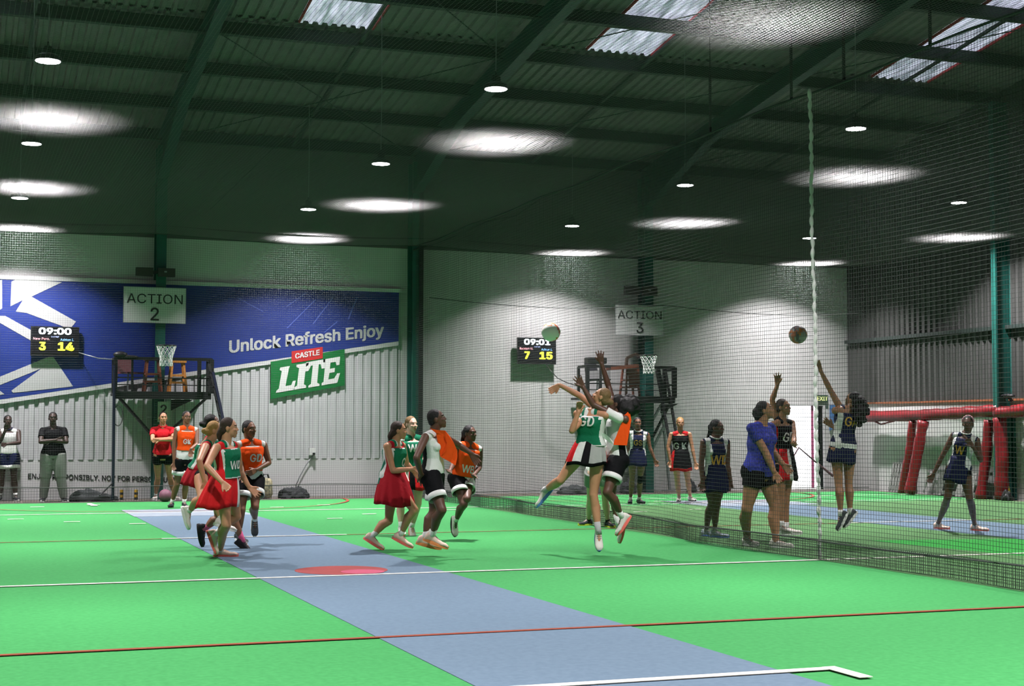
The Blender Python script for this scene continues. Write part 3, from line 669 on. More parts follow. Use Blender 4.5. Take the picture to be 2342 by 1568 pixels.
p = onfl(1428, 30.6); heap('kit_bag', 'small black bag beside the knee brace girl', 'bag', (onY(1428, 1128, 31).x, 30.8, 0), .18, .15, .26, mat('black_bag', (0, 0, 0)), 12)
heap('kit_bag', 'black bag at the wall left of the doorway', 'bag', (onY(1578, 1128, 31).x, 30.9, 0), .12, .12, .2, mat('black_bag', (0, 0, 0)), 15)
# looped hose on the prop pole
bm = bmesh.new(); c = onY(270, 950, 30.5); tube(bm, [(c.x+.09*math.cos(k*2*PI/30), 30.5, c.z+.20*math.sin(k*2*PI/30)) for k in range(31)], .010, 6)
tag(obj('cable_loop', bm, NETD), 'loop of dark cable hanging beside the prop pole', 'cable')

# ================================================================== RIGHT WALL: RED PADDED ARCHES, PALLETS
XR = 20.0
def soft(bm, pts, r, seed=1, n=14):
    P_ = []; rnd = random.Random(seed); R_ = []
    for (a, b) in zip(pts, pts[1:]):
        a, b = Vector(a), Vector(b)
        for i in range(8): P_.append(a.lerp(b, i/8)); R_.append(r*(1+rnd.uniform(-.10, .10)))
    P_.append(Vector(pts[-1])); R_.append(r); tube(bm, P_, R_, n)
def px(x, y, X=XR): return onX(x, y, X)
t = thing('padded_arch', 'red padded tube frame along the right wall behind the walking girl', 'frame', 'red padded frames')
bm = bmesh.new(); soft(bm, [px(1975, 952), px(2090, 950), px(2200, 944), px(2285, 938)], .125, 1); obj('top_tube', bm, REDV, t, True)
bm = bmesh.new(); soft(bm, [px(2112, 962, 19.9), px(2096, 1050, 19.8), px(2080, 1128, 19.7)], .115, 2); obj('leg', bm, REDV, t, True)
bm = bmesh.new(); soft(bm, [px(2088, 962), px(2078, 1040), px(2062, 1128)], .09, 3); obj('leg', bm, REDV, t, True)
bm = bmesh.new(); soft(bm, [px(2262, 960), px(2256, 1040), px(2242, 1142, 19.9)], .11, 4); obj('leg', bm, REDV, t, True)
bm = bmesh.new(); soft(bm, [px(1998, 962), px(2015, 970), px(2046, 962)], .02, 5, 6); obj('strap', bm, REDV, t, True)
t = thing('padded_arch', 'red padded tube frame right of the green post at the picture edge', 'frame', 'red padded frames')
bm = bmesh.new(); soft(bm, [px(2282, 945), px(2342, 938), px(2420, 930)], .13, 6); obj('top_tube', bm, REDV, t, True)
bm = bmesh.new(); soft(bm, [px(2286, 955), px(2292, 1050), px(2290, 1140)], .14, 7); obj('leg', bm, REDV, t, True)
def pallet(y0, y1, z0, z1, X, label, lean=.15):
    t = thing('pallet', label, 'pallet', 'grey wooden pallets by the right wall')
    n = 6
    for i in range(n):
        y = y0+(y1-y0)*(i+.15)/n; bm = bmesh.new(); slab(bm, [(X-lean, y, z0), (X-lean, y+(y1-y0)/n*.6, z0), (X, y+(y1-y0)/n*.6, z1), (X, y, z1)], (-.02, 0, 0)); obj('slat', bm, PALLET, t)
    for f in (.05, .5, .93):
        z = z0+(z1-z0)*f; x = X-lean+lean*f+.03; bm = bmesh.new(); box(bm, (x-.03, y0, z), (x+.04, y1, z+.07)); obj('rail', bm, PALLET, t)
a, b = px(2064, 1125), px(2026, 1060)
pallet(a.y, b.y, .02, .66, 20.2, 'grey pallet leaning on the wall left of the first red leg')
a, b = px(2248, 1140), px(2106, 1130)
pallet(a.y, b.y, .02, .52, 20.2, 'grey pallet row standing behind the walking girl')
bm = bmesh.new(); tube(bm, [px(2310, 1140, 20.1), px(2303, 1105, 20.25)], .035, 8); tag(obj('yellow_prop', bm, mat('yellow_paint', (.5, .38, .03), .5)), 'short yellow post leaning right of the last red leg', 'post')
heap('dark_sack', 'black sack at the foot of the last red leg', 'sack', (19.95, px(2308, 1150, 20).y, 0), .12, .12, .16, BLACKM, 21)
a = px(2305, 905, 20.1); t = thing('wall_spotlight', 'dark spotlight on the right wall ledge near the green post', 'lamp', loc=(20.1, a.y, a.z))
bm = bmesh.new(); sph(bm, (0, 0, 0), (.1, .2, .05)); obj('head', bm, BLACKM, t, True); bm = bmesh.new(); tube(bm, [(.1, .0, -.1), (0, 0, 0)], .03, 6); obj('bracket', bm, BLACKM, t)

# ================================================================== BALLS
def ball(c, r, cols, label, seed):
    rnd = random.Random(seed); bm = bmesh.new(); sph(bm, (0, 0, 0), r, 32, 20)
    ax = [Vector((rnd.uniform(-1, 1), rnd.uniform(-1, 1), rnd.uniform(-1, 1))).normalized() for _ in range(len(cols)-1)]
    for f in bm.faces:
        d = f.calc_center_median().normalized(); k = 0
        for i, a in enumerate(ax):
            if abs(d.dot(a)+.25*math.sin(5*d.x+3*d.z+i)) < .17: k = i+1
        f.material_index = k
    o = obj('netball', bm, cols, smooth=True); o.location = c
    return tag(o, label, 'ball', 'netballs in the air')
D0 = 18.4
ball(dep(1260, 759, D0), .115, [mat('ball_white', (.75, .75, .70), .5), mat('ball_green', (.10, .42, .08), .5), mat('ball_pink', (.70, .14, .25), .5), mat('ball_orange', (.6, .18, .05), .5)], 'green, white and pink netball in front of the right scoreboard', 4)
ball(dep(1825, 765, 19.0), .115, [mat('ball_grey', (.36, .30, .31), .5), mat('ball_orange', (.6, .18, .05), .5), mat('ball_coral', (.58, .16, .10), .5), mat('ball_dark', (.12, .10, .12), .5)], 'orange and grey netball in the air left of the white rope', 9)
# ================================================================== PEOPLE
def remesh(bm, name, vox, smooth=3):
    me = bpy.data.meshes.new(name+'_src'); bm.to_mesh(me); bm.free()
    o = bpy.data.objects.new('tmp', me); C.objects.link(o)
    md = o.modifiers.new('r', 'REMESH'); md.mode = 'VOXEL'; md.voxel_size = vox; md.use_smooth_shade = True
    if smooth:
        sm = o.modifiers.new('s', 'SMOOTH'); sm.iterations = smooth; sm.factor = .5
    dg = bpy.context.evaluated_depsgraph_get(); out = bpy.data.meshes.new_from_object(o.evaluated_get(dg)); out.name = name
    bpy.data.objects.remove(o); bpy.data.meshes.remove(me)
    out.polygons.foreach_set('use_smooth', [True]*len(out.polygons)); return out
def limb(bm, pts, rs, n=14):
    """smooth tapered limb with rounded ends"""
    pts = [Vector(p) for p in pts]; tube(bm, pts, rs, n); sph(bm, pts[0], rs[0], 12, 8); sph(bm, pts[-1], rs[-1], 12, 8)
def seg(bm, a, b, prof, n=14):
    a, b = Vector(a), Vector(b); limb(bm, [a.lerp(b, t) for t, r in prof], [r for t, r in prof], n)
def fcol(me, fn):
    for p in me.polygons: p.material_index = fn(p.center)
SKIN = {'pale': (.56, .34, .26), 'light': (.43, .205, .115), 'tan': (.31, .15, .080), 'brown': (.17, .075, .042), 'dark': (.095, .044, .028), 'deep': (.045, .024, .018)}
HAIR = {'black': (.008, .007, .007), 'dark': (.028, .015, .010), 'brown': (.065, .032, .018), 'blonde': (.28, .155, .045), 'fair': (.15, .09, .038)}
def cl(n, c, rough=.75, **k): return mat('cloth_'+n, c, rough, spec=.10, bump=.25, nscale=30, **k)
CLO = dict(green=(.007, .125, .062), red=(.50, .012, .015), maroon=(.28, .008, .015), white=(.62, .62, .60), navy=(.008, .011, .040), black=(.004, .004, .005),
           orange=(.78, .075, .008), grey=(.20, .205, .19), royal=(.010, .016, .16), redpolo=(.55, .012, .02), pgrey=(.30, .30, .29), teal=(.05, .25, .17))
def CM(n):
    if n == 'royal': return mat('cloth_royal', CLO[n], .8, nscale=34, col2=(.045, .055, .34), spec=.2)
    return cl(n, CLO[n])
BVHS = {}
def person(name_label, base, h, sk, head, hface, sho, tface, pel, pface, arms, legs, hair=('short', 'black'), top=None, bib=None, bottom=None,
           bulk=1.0, hpitch=0, hroll=0, shoes=('white', 'white'), socks=('white', .05), vox=.0075, neckf=0, D=None, shr=0, skin_extra=None, D2=None):
    k = h/1.65
    if D is None: D = (gnd(*base)-CAM).dot(CF)
    bray = ray(pel[0], pel[1]); vh = Vector((bray.x, bray.y, 0)).normalized(); rh = Vector((vh.y, -vh.x, 0)); UP = Vector((0, 0, 1))
    def az(a): a = math.radians(a); return rh*math.cos(a) + vh*math.sin(a)
    P_ = dep(pel[0], pel[1], D + (pel[2] if len(pel) > 2 else 0))
    S_ = dep(sho[0], sho[1], D + (sho[2] if len(sho) > 2 else 0))
    H_ = dep(head[0], head[1], D + (head[2] if len(head) > 2 else 0))
    t = thing('person', name_label, 'person', loc=(P_.x, P_.y, 0)); O = Vector((P_.x, P_.y, 0))
    def mk(nm, me, m): o = link(nm, me, m, t); o.location = -O; return o
    up = (S_-P_).normalized()
    def latof(a, upv):
        f = az(a); l = f.cross(upv).normalized(); return l      # person's right-hand side
    lp, ls = latof(pface, up), latof(tface, up)
    if shr: ls = (Matrix.Rotation(math.radians(shr), 3, latof(tface, up).cross(up)) @ ls)
    fp, fs = up.cross(lp).normalized(), up.cross(ls).normalized()
    SW, HW = .105*h*(1+.25*(bulk-1)), .055*h*(1+.3*(bulk-1))
    L = (S_-P_).length
    sh = {s: S_ + ls*SW*s - up*.012*h for s in (1, -1)}          # 1 = person's right
    hp = {s: P_ + lp*HW*s for s in (1, -1)}
    def solve(c, L_, x, y, sg):
        d = ray(x, y); o = CAM - c; A, B, Cc = d.dot(d), 2*d.dot(o), o.dot(o)-L_*L_; q = B*B-4*A*Cc
        tt = -B/(2*A) if q <= 0 or sg == 0 else (-B + sg*math.sqrt(q))/(2*A)
        return CAM + d*tt
    ub, lb_ = .178*h, .152*h
    bw = bulk
    torso = [(-.20, .050, .045, .0), (-.10, .085, .062, -.004), (0, .101, .070, -.008), (.13, .102, .070, -.006), (.28, .088, .060, 0), (.43, .077, .054, .002), (.6, .084, .060, .002),
             (.76, .092, .064, .002), (.88, .094, .056, 0), (.97, .078, .044, -.004), (1.05, .045, .036, -.006), (1.12, .034, .033, -.004)]
    def trings(lo, hi, infl=0, wscale=1, dinf=None, n=28, pw=1.0):
        out = []
        dinf = infl if dinf is None else dinf
        ts = [lo] + [q[0] for q in torso if lo < q[0] < hi] + [hi]
        for tv in ts:
            for a, b in zip(torso, torso[1:]):
                if a[0] <= tv <= b[0]:
                    f = (tv-a[0])/(b[0]-a[0]); w, dd, sft = [a[i]+(b[i]-a[i])*f for i in (1, 2, 3)]; break
            fb = 1+(bulk-1)*(1.0 if tv < .75 else .5)
            c = P_ + up*L*tv; mixf = min(1, max(0, (tv)/.8)); la = (lp.lerp(ls, mixf)).normalized(); fr = up.cross(la)
            w = w*h*fb*wscale+infl; dd = dd*h*fb+dinf
            ring = []
            for i in range(n):
                a_ = 2*PI*i/n; cx, sy = math.cos(a_), math.sin(a_)
                cx = math.copysign(abs(cx)**pw, cx); sy = math.copysign(abs(sy)**pw, sy)
                ring.append(c + la*cx*w + fr*(sy*dd + sft*h))
            out.append(ring)
        return out
    # ---------------- body
    bm = bmesh.new(); loft(bm, trings(-.20, 1.12))
    for s in (1, -1):
        a = S_ + up*L*.02 + ls*s*.02*h; seg(bm, a, sh[s], [(0, .030*h), (.6, .029*h), (1, .029*h*bw**.4)])
        if top and top.get('bust', 1): sph(bm, P_ + up*L*.72 + ls*s*.040*h + fs*.036*h*bw, (.034*h*bw,)*3, 12, 8)
        sph(bm, hp[s] - fp*.014*h - up*.008*h, (.052*h*bw, .052*h*bw, .056*h*bw), 12, 8)
    neck0 = P_ + up*L*1.0; hd = 1.0
    # head frame
    f0 = az(hface); hu = (UP*math.cos(math.radians(hpitch)) - f0*math.sin(math.radians(hpitch))); hf = (f0*math.cos(math.radians(hpitch)) + UP*math.sin(math.radians(hpitch)))
    if hroll: Rr = Matrix.Rotation(math.radians(hroll), 3, hf); hu = Rr @ hu
    hr = hf.cross(hu)
    q = k*.98
    def hl(r, f, u): return H_ + (hr*r + hf*f + hu*u)*q
    HR = Matrix((hr, hf, hu)).transposed()
    def he(c, r, u_=16, v_=10): sph(bm, hl(*c), [x*q for x in r], u_, v_, HR)
    seg(bm, neck0 - up*.01, hl(0, -.022, -.055), [(0, .036*h*.95*bw**.3), (.6, .0335*h*bw**.3), (1, .034*h)])
    he((0, -.010, .020), (.072, .090, .088), 24, 16); he((0, .030, -.035), (.056, .058, .070), 20, 14)
    he((0, .060, -.092), (.024, .022, .019)); he((0, .058, -.060), (.037, .031, .036))
    he((0, .070, .028), (.048, .016, .016)); seg(bm, hl(0, .082, .012), hl(0, .098, -.022), [(0, .006*q), (1, .009*q)], 8)
    he((.010, .090, -.026), (.008, .008, .007), 8, 6); he((-.010, .093, -.026), (.008, .008, .007), 8, 6)
    he((0, .084, -.052), (.022, .010, .006)); he((0, .083, -.062), (.018, .010, .006))
    for s in (1, -1):
        he((s*.074, -.012, -.008), (.008, .018, .030)); he((s*.036, .060, -.022), (.022, .020, .018)); he((s*.029, .073, .010), (.013, .010, .008))
    # arms
    arm = {}
    for s in (1, -1):
        sp = arms[s] if isinstance(arms, dict) else arms
        (ex, ey, es), (wx, wy, ws) = sp[0][:3], sp[1][:3]; o_ = sp[2] if len(sp) > 2 else {}
        if 's' in o_: sh[s] = solve(S_, SW*1.05, o_['s'][0], o_['s'][1], o_['s'][2])
        E_ = solve(sh[s], ub, ex, ey, es); W_ = solve(E_, lb_, wx, wy, ws)
        fdir = (W_-E_).normalized()
        if 'h' in o_: T_ = solve(W_, .095*h, o_['h'][0], o_['h'][1], o_['h'][2]); hdir = (T_-W_).normalized()
        else: hdir = fdir
        arm[s] = (sh[s], E_, W_)
        b4 = bw**.7
        seg(bm, sh[s], E_, [(0, .0275*h*b4), (.25, .0275*h*b4), (.7, .0235*h*b4), (1, .0210*h*b4)])
        seg(bm, E_, W_, [(0, .0210*h*b4), (.25, .0225*h*b4), (.65, .0180*h*b4), (1, .0145*h*b4)])
        # hand
        pn = o_.get('n'); pn = az(pn) if isinstance(pn, (int, float)) else (vh*-1 if pn is None else Vector(pn))
        pn = (pn - hdir*pn.dot(hdir)); pn = pn.normalized() if pn.length > .05 else frame(hdir)[0]
        side = hdir.cross(pn)*o_.get('t', s)          # thumb side
        cu_, sp_ = math.radians(o_.get('c', 30)), math.radians(o_.get('sp', 5))
        kk = k*1.0
        for i in range(4):
            off = (1.5-i); fl = (.070, .078, .072, .058)[i]*kk
            kn = W_ + hdir*(.088-.003*abs(off))*kk + side*off*.0195*kk
            seg(bm, W_ + side*off*.012*kk + hdir*.01, kn, [(0, .0125*kk), (1, .0115*kk)], 8)
            d1 = (hdir*math.cos(sp_*off) + side*math.sin(sp_*off)); d1 = (d1*math.cos(cu_*.5)+pn*math.sin(cu_*.5)).normalized()
            d2 = (d1*math.cos(cu_)+pn*math.sin(cu_)).normalized()
            m1 = kn + d1*fl*.5; seg(bm, kn, m1, [(0, .0095*kk), (1, .0088*kk)], 8); seg(bm, m1, m1+d2*fl*.5, [(0, .0088*kk), (1, .0075*kk)], 8)
        tb = W_ + hdir*.025*kk + side*.022*kk; ta = math.radians(o_.get('ta', 35))
        td = (hdir*math.cos(ta)+side*math.sin(ta)+pn*.25).normalized(); tm = tb+td*.045*kk
        seg(bm, tb-side*.008, tm, [(0, .0145*kk), (1, .0115*kk)], 8); seg(bm, tm, tm+(td+hdir*.4).normalized()*.030*kk, [(0, .0110*kk), (1, .0085*kk)], 8)
    # legs
    leg = {}
    for s in (1, -1):
        (kx, ky, ks), (ax_, ay, as_) = legs[s][0], legs[s][1]; fa, fpitch = legs[s][2]
        thL, shL = .243*h, .240*h
        if as_ == 'g':
            A_ = gnd(ax_, ay, .078*k)
            K_ = solve(hp[s], thL, kx, ky, ks if ks != 'a' else 0)
            if ks == 'a': K_ = dep(kx, ky, ((hp[s]+A_)*.5-CAM).dot(CF) - .03)
        else:
            K_ = solve(hp[s], thL, kx, ky, ks); A_ = solve(K_, shL, ax_, ay, as_)
        leg[s] = (hp[s], K_, A_)
        b5 = bw**.75; kn = (K_-hp[s]).normalized(); sn = (A_-K_).normalized(); back = -(fp - sn*fp.dot(sn)).normalized()
        seg(bm, hp[s], K_, [(0, .055*h*b5), (.2, .053*h*b5), (.6, .041*h*b5), (.9, .032*h*b5), (1, .0315*h*b5)], 18)
        kf = -back*.004
        limb(bm, [K_+kf, K_.lerp(A_, .15)+back*.004, K_.lerp(A_, .32)+back*.012*h, K_.lerp(A_, .55)+back*.006*h, K_.lerp(A_, .8), A_], [.0315*h*b5, .031*h*b5, .0345*h*b5, .029*h*b5, .0205*h*b5, .0195*h*b5], 16)
    # feet frames
    ft = {}
    for s in (1, -1):
        fa, fpitch = legs[s][2]; d = az(fa); a_ = math.radians(fpitch); fd = (d*math.cos(a_)+UP*math.sin(a_)); fu = (UP*math.cos(a_)-d*math.sin(a_)); ft[s] = (leg[s][2], fd, fu)
        A_ = leg[s][2]; seg(bm, A_, A_+fd*.09*k-fu*.03*k, [(0, .028*k), (1, .026*k)], 10)
    me = remesh(bm, 'body', vox, 2)
    skc = SKIN[sk]; hc = HAIR[hair[1]]
    lipc = tuple(a*b for a, b in zip(skc, (.85, .55, .55)))
    me.materials.append(mat('skin_'+sk, skc, .48, spec=.35, noise=.06, nscale=14)); me.materials.append(mat('eye_white', (.34, .32, .30), .3))
    me.materials.append(mat('iris', (.012, .008, .006), .2)); me.materials.append(mat('lips_'+sk, lipc, .4)); me.materials.append(mat('hair_'+hair[1], hc, .7, spec=.3, bump=.5, nscale=40))
    inv = HR.inverted()
    def face(c):
        v = inv @ (c-H_)/q
        if v.y < .045 or abs(v.x) > .06 or abs(v.z) > .09: return 0
        ex = abs(v.x)-.029
        if ex*ex/.0115**2 + (v.z-.010)**2/.0058**2 < 1: return 2 if abs(ex) < .0065 else 1
        if abs(ex) < .017 and abs(v.z-.030+abs(ex)*.15) < .0045: return 4
        if abs(v.x) < .021 and abs(v.z+.057) < .0085 and v.y > .07: return 3
        return 0
    fcol(me, face)
    if skin_extra:
        me.materials.append(CM(skin_extra[1])); s, lo, hi = skin_extra[0], skin_extra[2], skin_extra[3]; K_ = leg[s][1]
        for p in me.polygons:
            if (Vector(p.center)-K_).length < .10*k: p.material_index = 5
    body = link('body', me, None, t); body.location = -O
    # ---------------- hair
    bm = bmesh.new(); hk = hair[0]; hm = MATS['hair_'+hair[1]]
    def hs(c, r, n=0): sph(bm, hl(*c), [x*q for x in r], 20, 14, HR)
    if hk == 'short': hs((0, -.019, .032), (.078, .085, .086)); hs((0, -.052, -.01), (.068, .050, .06))
    else: hs((0, -.020, .033), (.0795, .086, .087)); hs((0, -.056, -.015), (.073, .054, .070))
    me2 = None
    if hk == 'bun': hs((0, -.125, -.005), (.040, .038, .038)); hs((0, -.09, -.01), (.05, .04, .05))
    if hk == 'lowbun': hs((0, -.095, -.055), (.042, .036, .050)); seg(bm, hl(0, -.11, -.07), hl(0, -.10, -.15), [(0, .03*q), (.5, .026*q), (1, .012*q)])
    if hk == 'ptail': seg(bm, hl(0, -.10, .03), hl(0, -.14, -.02), [(0, .025*q), (1, .032*q)]); seg(bm, hl(0, -.14, -.02), hl(.01, -.13, -.17), [(0, .032*q), (.5, .028*q), (1, .010*q)])
    if hk == 'braids':
        for i in range(7): seg(bm, hl(-.045+.015*i, -.095, .0), hl(-.05+.017*i, -.125-.01*(i % 3), -.15-.02*(i % 2)), [(0, .012*q), (1, .008*q)], 8)
        hs((0, -.10, .01), (.06, .03, .04))
    if hk == 'puff':
        r_ = random.Random(5)
        for i in range(34):
            v = Vector((r_.gauss(0, 1), r_.gauss(0, 1), r_.gauss(0, 1))).normalized()
            hs((v.x*.105, -.155+v.y*.105, .005+v.z*.11), (.045, .045, .045))
        hs((0, -.155, .005), (.12, .12, .12)); hs((0, -.08, .02), (.08, .08, .085))
    if hk == 'curlytail':
        r_ = random.Random(6)
        for i in range(60):
            f = i/60; v = Vector((r_.gauss(0, 1), r_.gauss(0, 1), r_.gauss(0, 1))).normalized(); w = .045+.055*math.sin(PI*min(1, f*1.1))
            hs((v.x*w, -.11-.10*f+v.y*w, .02-.28*f+v.z*w), (.028, .028, .032))
        for f in (0, .25, .5, .75): hs((0, -.11-.10*f, .02-.28*f), (.07, .07, .07))
    if hk == 'curlybun':
        r_ = random.Random(8)
        for i in range(26):
            v = Vector((r_.gauss(0, 1), r_.gauss(0, 1), r_.gauss(0, 1))).normalized(); hs((v.x*.05, -.10+v.y*.045, -.02+v.z*.055), (.028, .028, .028))
    hme = remesh(bm, 'hair', .009, 1 if hk in ('puff', 'curlytail', 'curlybun') else 2); mk('hair', hme, hm)
    if hair[2:] and hair[2]:
        bm = bmesh.new(); ring = [hl(.081*math.cos(a), -.012+.02*math.cos(a)**2+ .0, .028+.092*math.sin(a)) for a in [PI*i/16 for i in range(17)]]; tube(bm, ring, .012*q, 8); mk('headband', remesh(bm, 'headband', .006, 0), mat('pink_band', (.6, .28, .34), .6))
    # ---------------- top
    bvh = None; gv = .0065 if vox < .007 else .0085
    def garment(nm, lo, hi, infl, wscale, dinf, m, sleeves=0, sl_infl=.012, strap=.0, trimz=None, pw=1.0, parent=None, bust=True):
        bm = bmesh.new(); loft(bm, trings(lo, hi, infl, wscale, dinf, pw=pw))
        for s in (1, -1):
            if strap:
                a = S_ + up*L*.0 + ls*s*.028*h; b = S_+(sh[s]-S_)*strap; seg(bm, a, b, [(0, .031*h+infl*.7), (1, .027*h+infl*.8)])
            if bust and top.get('bust', 1): sph(bm, P_ + up*L*.72 + ls*s*.040*h*wscale + fs*(.036*h*bw+dinf*.6), (.036*h*bw+.003,)*3, 12, 8)
            if sleeves:
                a, b, _ = arm[s]; e = a.lerp(b, sleeves); seg2(bm, a, e, .029*h*bw**.6+sl_infl*.5, .028*h*bw**.6+sl_infl)
        return remesh(bm, nm, gv if nm != 'shirt' or 'fn' in top else .010, 3)
    def seg2(bm, a, b, r0, r1): tube(bm, [a, a.lerp(b, .5), b], [r0, (r0+r1)/2, r1], 16); sph(bm, a, r0*.98, 12, 8)
    if top:
        cols = top['c'] if isinstance(top['c'], (list, tuple)) else [top['c']]
        gm = garment('shirt', top.get('lo', .0), top.get('hi', 1.0 if top.get('sl') else .93), .012, 1.0, .012, None, top.get('sl', 0), strap=top.get('strap', .72 if not top.get('sl') else 1.0))
        o = mk('shirt', gm, [CM(c) for c in cols])
        if 'fn' in top:
            def f_(c):
                c = Vector(c); tv = (c-P_).dot(up)/L; x = (c-P_-up*L*tv).dot(ls)/h; y = (c-P_).dot(fs)/h; return top['fn'](tv, x, y)
            fcol(gm, f_)
        bvh = gm
        if top.get('collar'):
            bm = bmesh.new(); c = S_+up*L*.10+(hl(0, -.022, -.055)-S_)*.12
            rr = [c + ls*math.cos(a)*.043*h + fs*(math.sin(a)*.040*h+.004) - up*(.018*h*max(0, math.sin(a))) for a in [2*PI*i/20 for i in range(21)]]
            tube(bm, rr, .011*k, 6); mk('collar', remesh(bm, 'collar', .006, 1), CM(top['collar']))
    if bib:
        blo = bib.get('lo', .06)
        tr = bib.get('trim')
        gm = garment('bib', blo, .92, .020 if tr else .022, bib.get('w', .80) if tr else .95, .030, None, strap=bib.get('st', .42 if tr else .6), pw=.72 if tr else .85)
        o = mk('bib', gm, [CM(bib['c'])] + ([CM(tr)] if tr else [])); bvh = gm
        if tr:
            def bt(c):
                c = Vector(c); tv = (c-P_).dot(up)/L; v_ = c-P_-up*L*tv; x = abs(v_.dot(ls))/h; y = v_.dot(fs)/h
                for q0, q1 in zip(torso, torso[1:]):
                    if q0[0] <= tv <= q1[0]: w = q0[1]+(q1[1]-q0[1])*(tv-q0[0])/(q1[0]-q0[0]); break
                else: w = .04
                wv = w*bib.get('w', .80)*(1+(bulk-1)*.7) + .020/h
                return 1 if (x > wv-.009 and tv < .84) or tv < blo+.035 or (tv > .90 and x < .034) or (tv > .84 and x > .078) else 0
            fcol(gm, bt)
    tx = (bib or {}).get('text') or (top or {}).get('text')
    if tx:
        body_t, tc_, tv, size, xo, dirn = tx; d_ = fs*dirn; l_ = ls*(-1)*dirn   # reading left to right seen from the front
        me_t = text_mesh(body_t, 1, .0, .0); co_ = np.array([v.co[:] for v in me_t.vertices]); mn, mx = co_.min(0), co_.max(0)
        bmt = bmesh.new(); bmt.from_mesh(me_t); bmesh.ops.triangulate(bmt, faces=bmt.faces); bmesh.ops.subdivide_edges(bmt, edges=bmt.edges, cuts=1)
        bv = BVHTree.FromPolygons([v.co.copy() for v in bvh.vertices], [tuple(p.vertices) for p in bvh.polygons])
        s_ = size/(mx[1]-mn[1])
        src = [v.co.copy() for v in bmt.verts]; c0 = P_+up*L*tv
        for v in bmt.verts:
            a, b = (v.co.x-(mn[0]+mx[0])/2)*s_*.9+xo, (v.co.y-(mn[1]+mx[1])/2)*s_
            p = c0 + l_*a + up*b + d_*.6; hit = bv.ray_cast(p, -d_)
            v.co = (hit[0] + d_*.005) if hit[0] else (c0 + l_*a + up*b + d_*.12)
        nv = len(bmt.verts); base_co = [v.co.copy() for v in bmt.verts]; bmt.to_mesh(me_t)
        for i5, (dx, dy) in enumerate(((.0035, 0), (-.0035, 0), (0, .003), (0, -.003))):
            n0 = len(bmt.verts); bmt.from_mesh(me_t); bmt.verts.ensure_lookup_table()
            for v in bmt.verts[n0:]: v.co += l_*dx + up*dy + d_*.0007*(i5+1)
        bmt.to_mesh(me_t); bmt.free(); mk('lettering', me_t, mat('print_'+tc_, {'white': (.62, .62, .60), 'gold': (.50, .27, .03), 'black': (.01, .01, .01)}[tc_], .6))
    # ---------------- shorts / skirt / trousers
    if bottom:
        kind = bottom['k']
        if kind in ('shorts', 'trousers'):
            bm = bmesh.new(); loft(bm, trings(-.14, bottom.get('wa', .36), .010, 1, .010))
            fr_ = bottom.get('len', .5); lo_ = bottom.get('loose', .012)
            for s in (1, -1):
                a, b, c = leg[s]; e = a.lerp(b, fr_ if kind == 'shorts' else 1)
                tube(bm, [a.lerp(b, -.02), a.lerp(b, fr_*.5), e], [.058*h*bw**.75+lo_, .053*h*bw**.75+lo_*1.3, (.044*h*bw**.75+lo_*1.8 if kind == 'shorts' else .042*h*bw**.75+lo_)], 18); sph(bm, a-fp*.018*h, .060*h*bw+.012, 12, 8)
                if kind == 'trousers': limb(bm, [b, b.lerp(c, .5), b.lerp(c, .93)], [.042*h+lo_, .040*h+lo_, .030*h+lo_])
            gm = remesh(bm, kind, .010, 3); o = mk(kind, gm, [CM(c) for c in bottom['c']])
            if 'fn' in bottom: fcol(gm, lambda c: bottom['fn'](*(lambda v: ((v-P_).dot(lp)/h, (v-P_).dot(fp)/h, (v-P_).dot(up)/L))(Vector(c))))
            if bottom.get('hem') and kind == 'shorts':
                for s in (1, -1):
                    a, b, c = leg[s]; e0, e1 = a.lerp(b, fr_-.03), a.lerp(b, fr_+.13); r0 = .044*h*bw**.75+lo_*1.8
                    bm = bmesh.new(); tube(bm, [e0, e0.lerp(e1, .5), e1], [r0+.001, r0+.003, r0+.003], 22, caps=False); bmesh.ops.recalc_face_normals(bm, faces=bm.faces); hm_ = bpy.data.meshes.new('hem_band'); bm.to_mesh(hm_); bm.free(); hm_.polygons.foreach_set('use_smooth', [True]*len(hm_.polygons))
                    hb = link('hem_band', hm_, CM(bottom['hem']), o); sd = hb.modifiers.new('t', 'SOLIDIFY'); sd.thickness = .006; sd.offset = 0
        else:
            n = 96; Ls = bottom.get('len', .27)*h; dn = -up
            if 'to' in bottom: T_ = dep(bottom['to'][0], bottom['to'][1], D+(bottom['to'][2] if len(bottom['to']) > 2 else 0)); w0 = P_+up*L*.38; dn = (T_-w0); Ls = dn.length; dn.normalize()
            w0 = P_+up*L*.38; fl = bottom.get('fl', .115); rings = []
            for i in range(9):
                f = i/8; c = w0+dn*Ls*f; rw = (.080*(1-f)**1.5+ (1-(1-f)**1.5)*fl)*h*bw**.8+.012; rd = (.057*(1-f)**1.5+(1-(1-f)**1.5)*fl*.85)*h*bw**.8+.012
                la = lp; fr2 = dn.cross(la)*-1; fr2 = fp
                rings.append([c + la*math.cos(a)*rw*(1+.045*f*math.sin(a*bottom.get('pl', 13)+.4)) + fr2*math.sin(a)*rd*(1+.045*f*math.sin(a*bottom.get('pl', 13)+.4)) - up*.012*f*math.sin(a*4) for a in [2*PI*j/n for j in range(n)]])
            bm = bmesh.new(); loft(bm, rings, False)
            for f_ in bm.faces: f_.smooth = True
            bmesh.ops.recalc_face_normals(bm, faces=bm.faces); sm_ = bpy.data.meshes.new('skirt'); bm.to_mesh(sm_); bm.free()
            o = mk('skirt', sm_, [CM(c) for c in bottom['c']]); sd = o.modifiers.new('t', 'SOLIDIFY'); sd.thickness = .004
            if 'fn' in bottom:
                for i, p in enumerate(sm_.polygons): j, ri = i % n, i//n; p.material_index = bottom['fn'](j/n*360, ri)
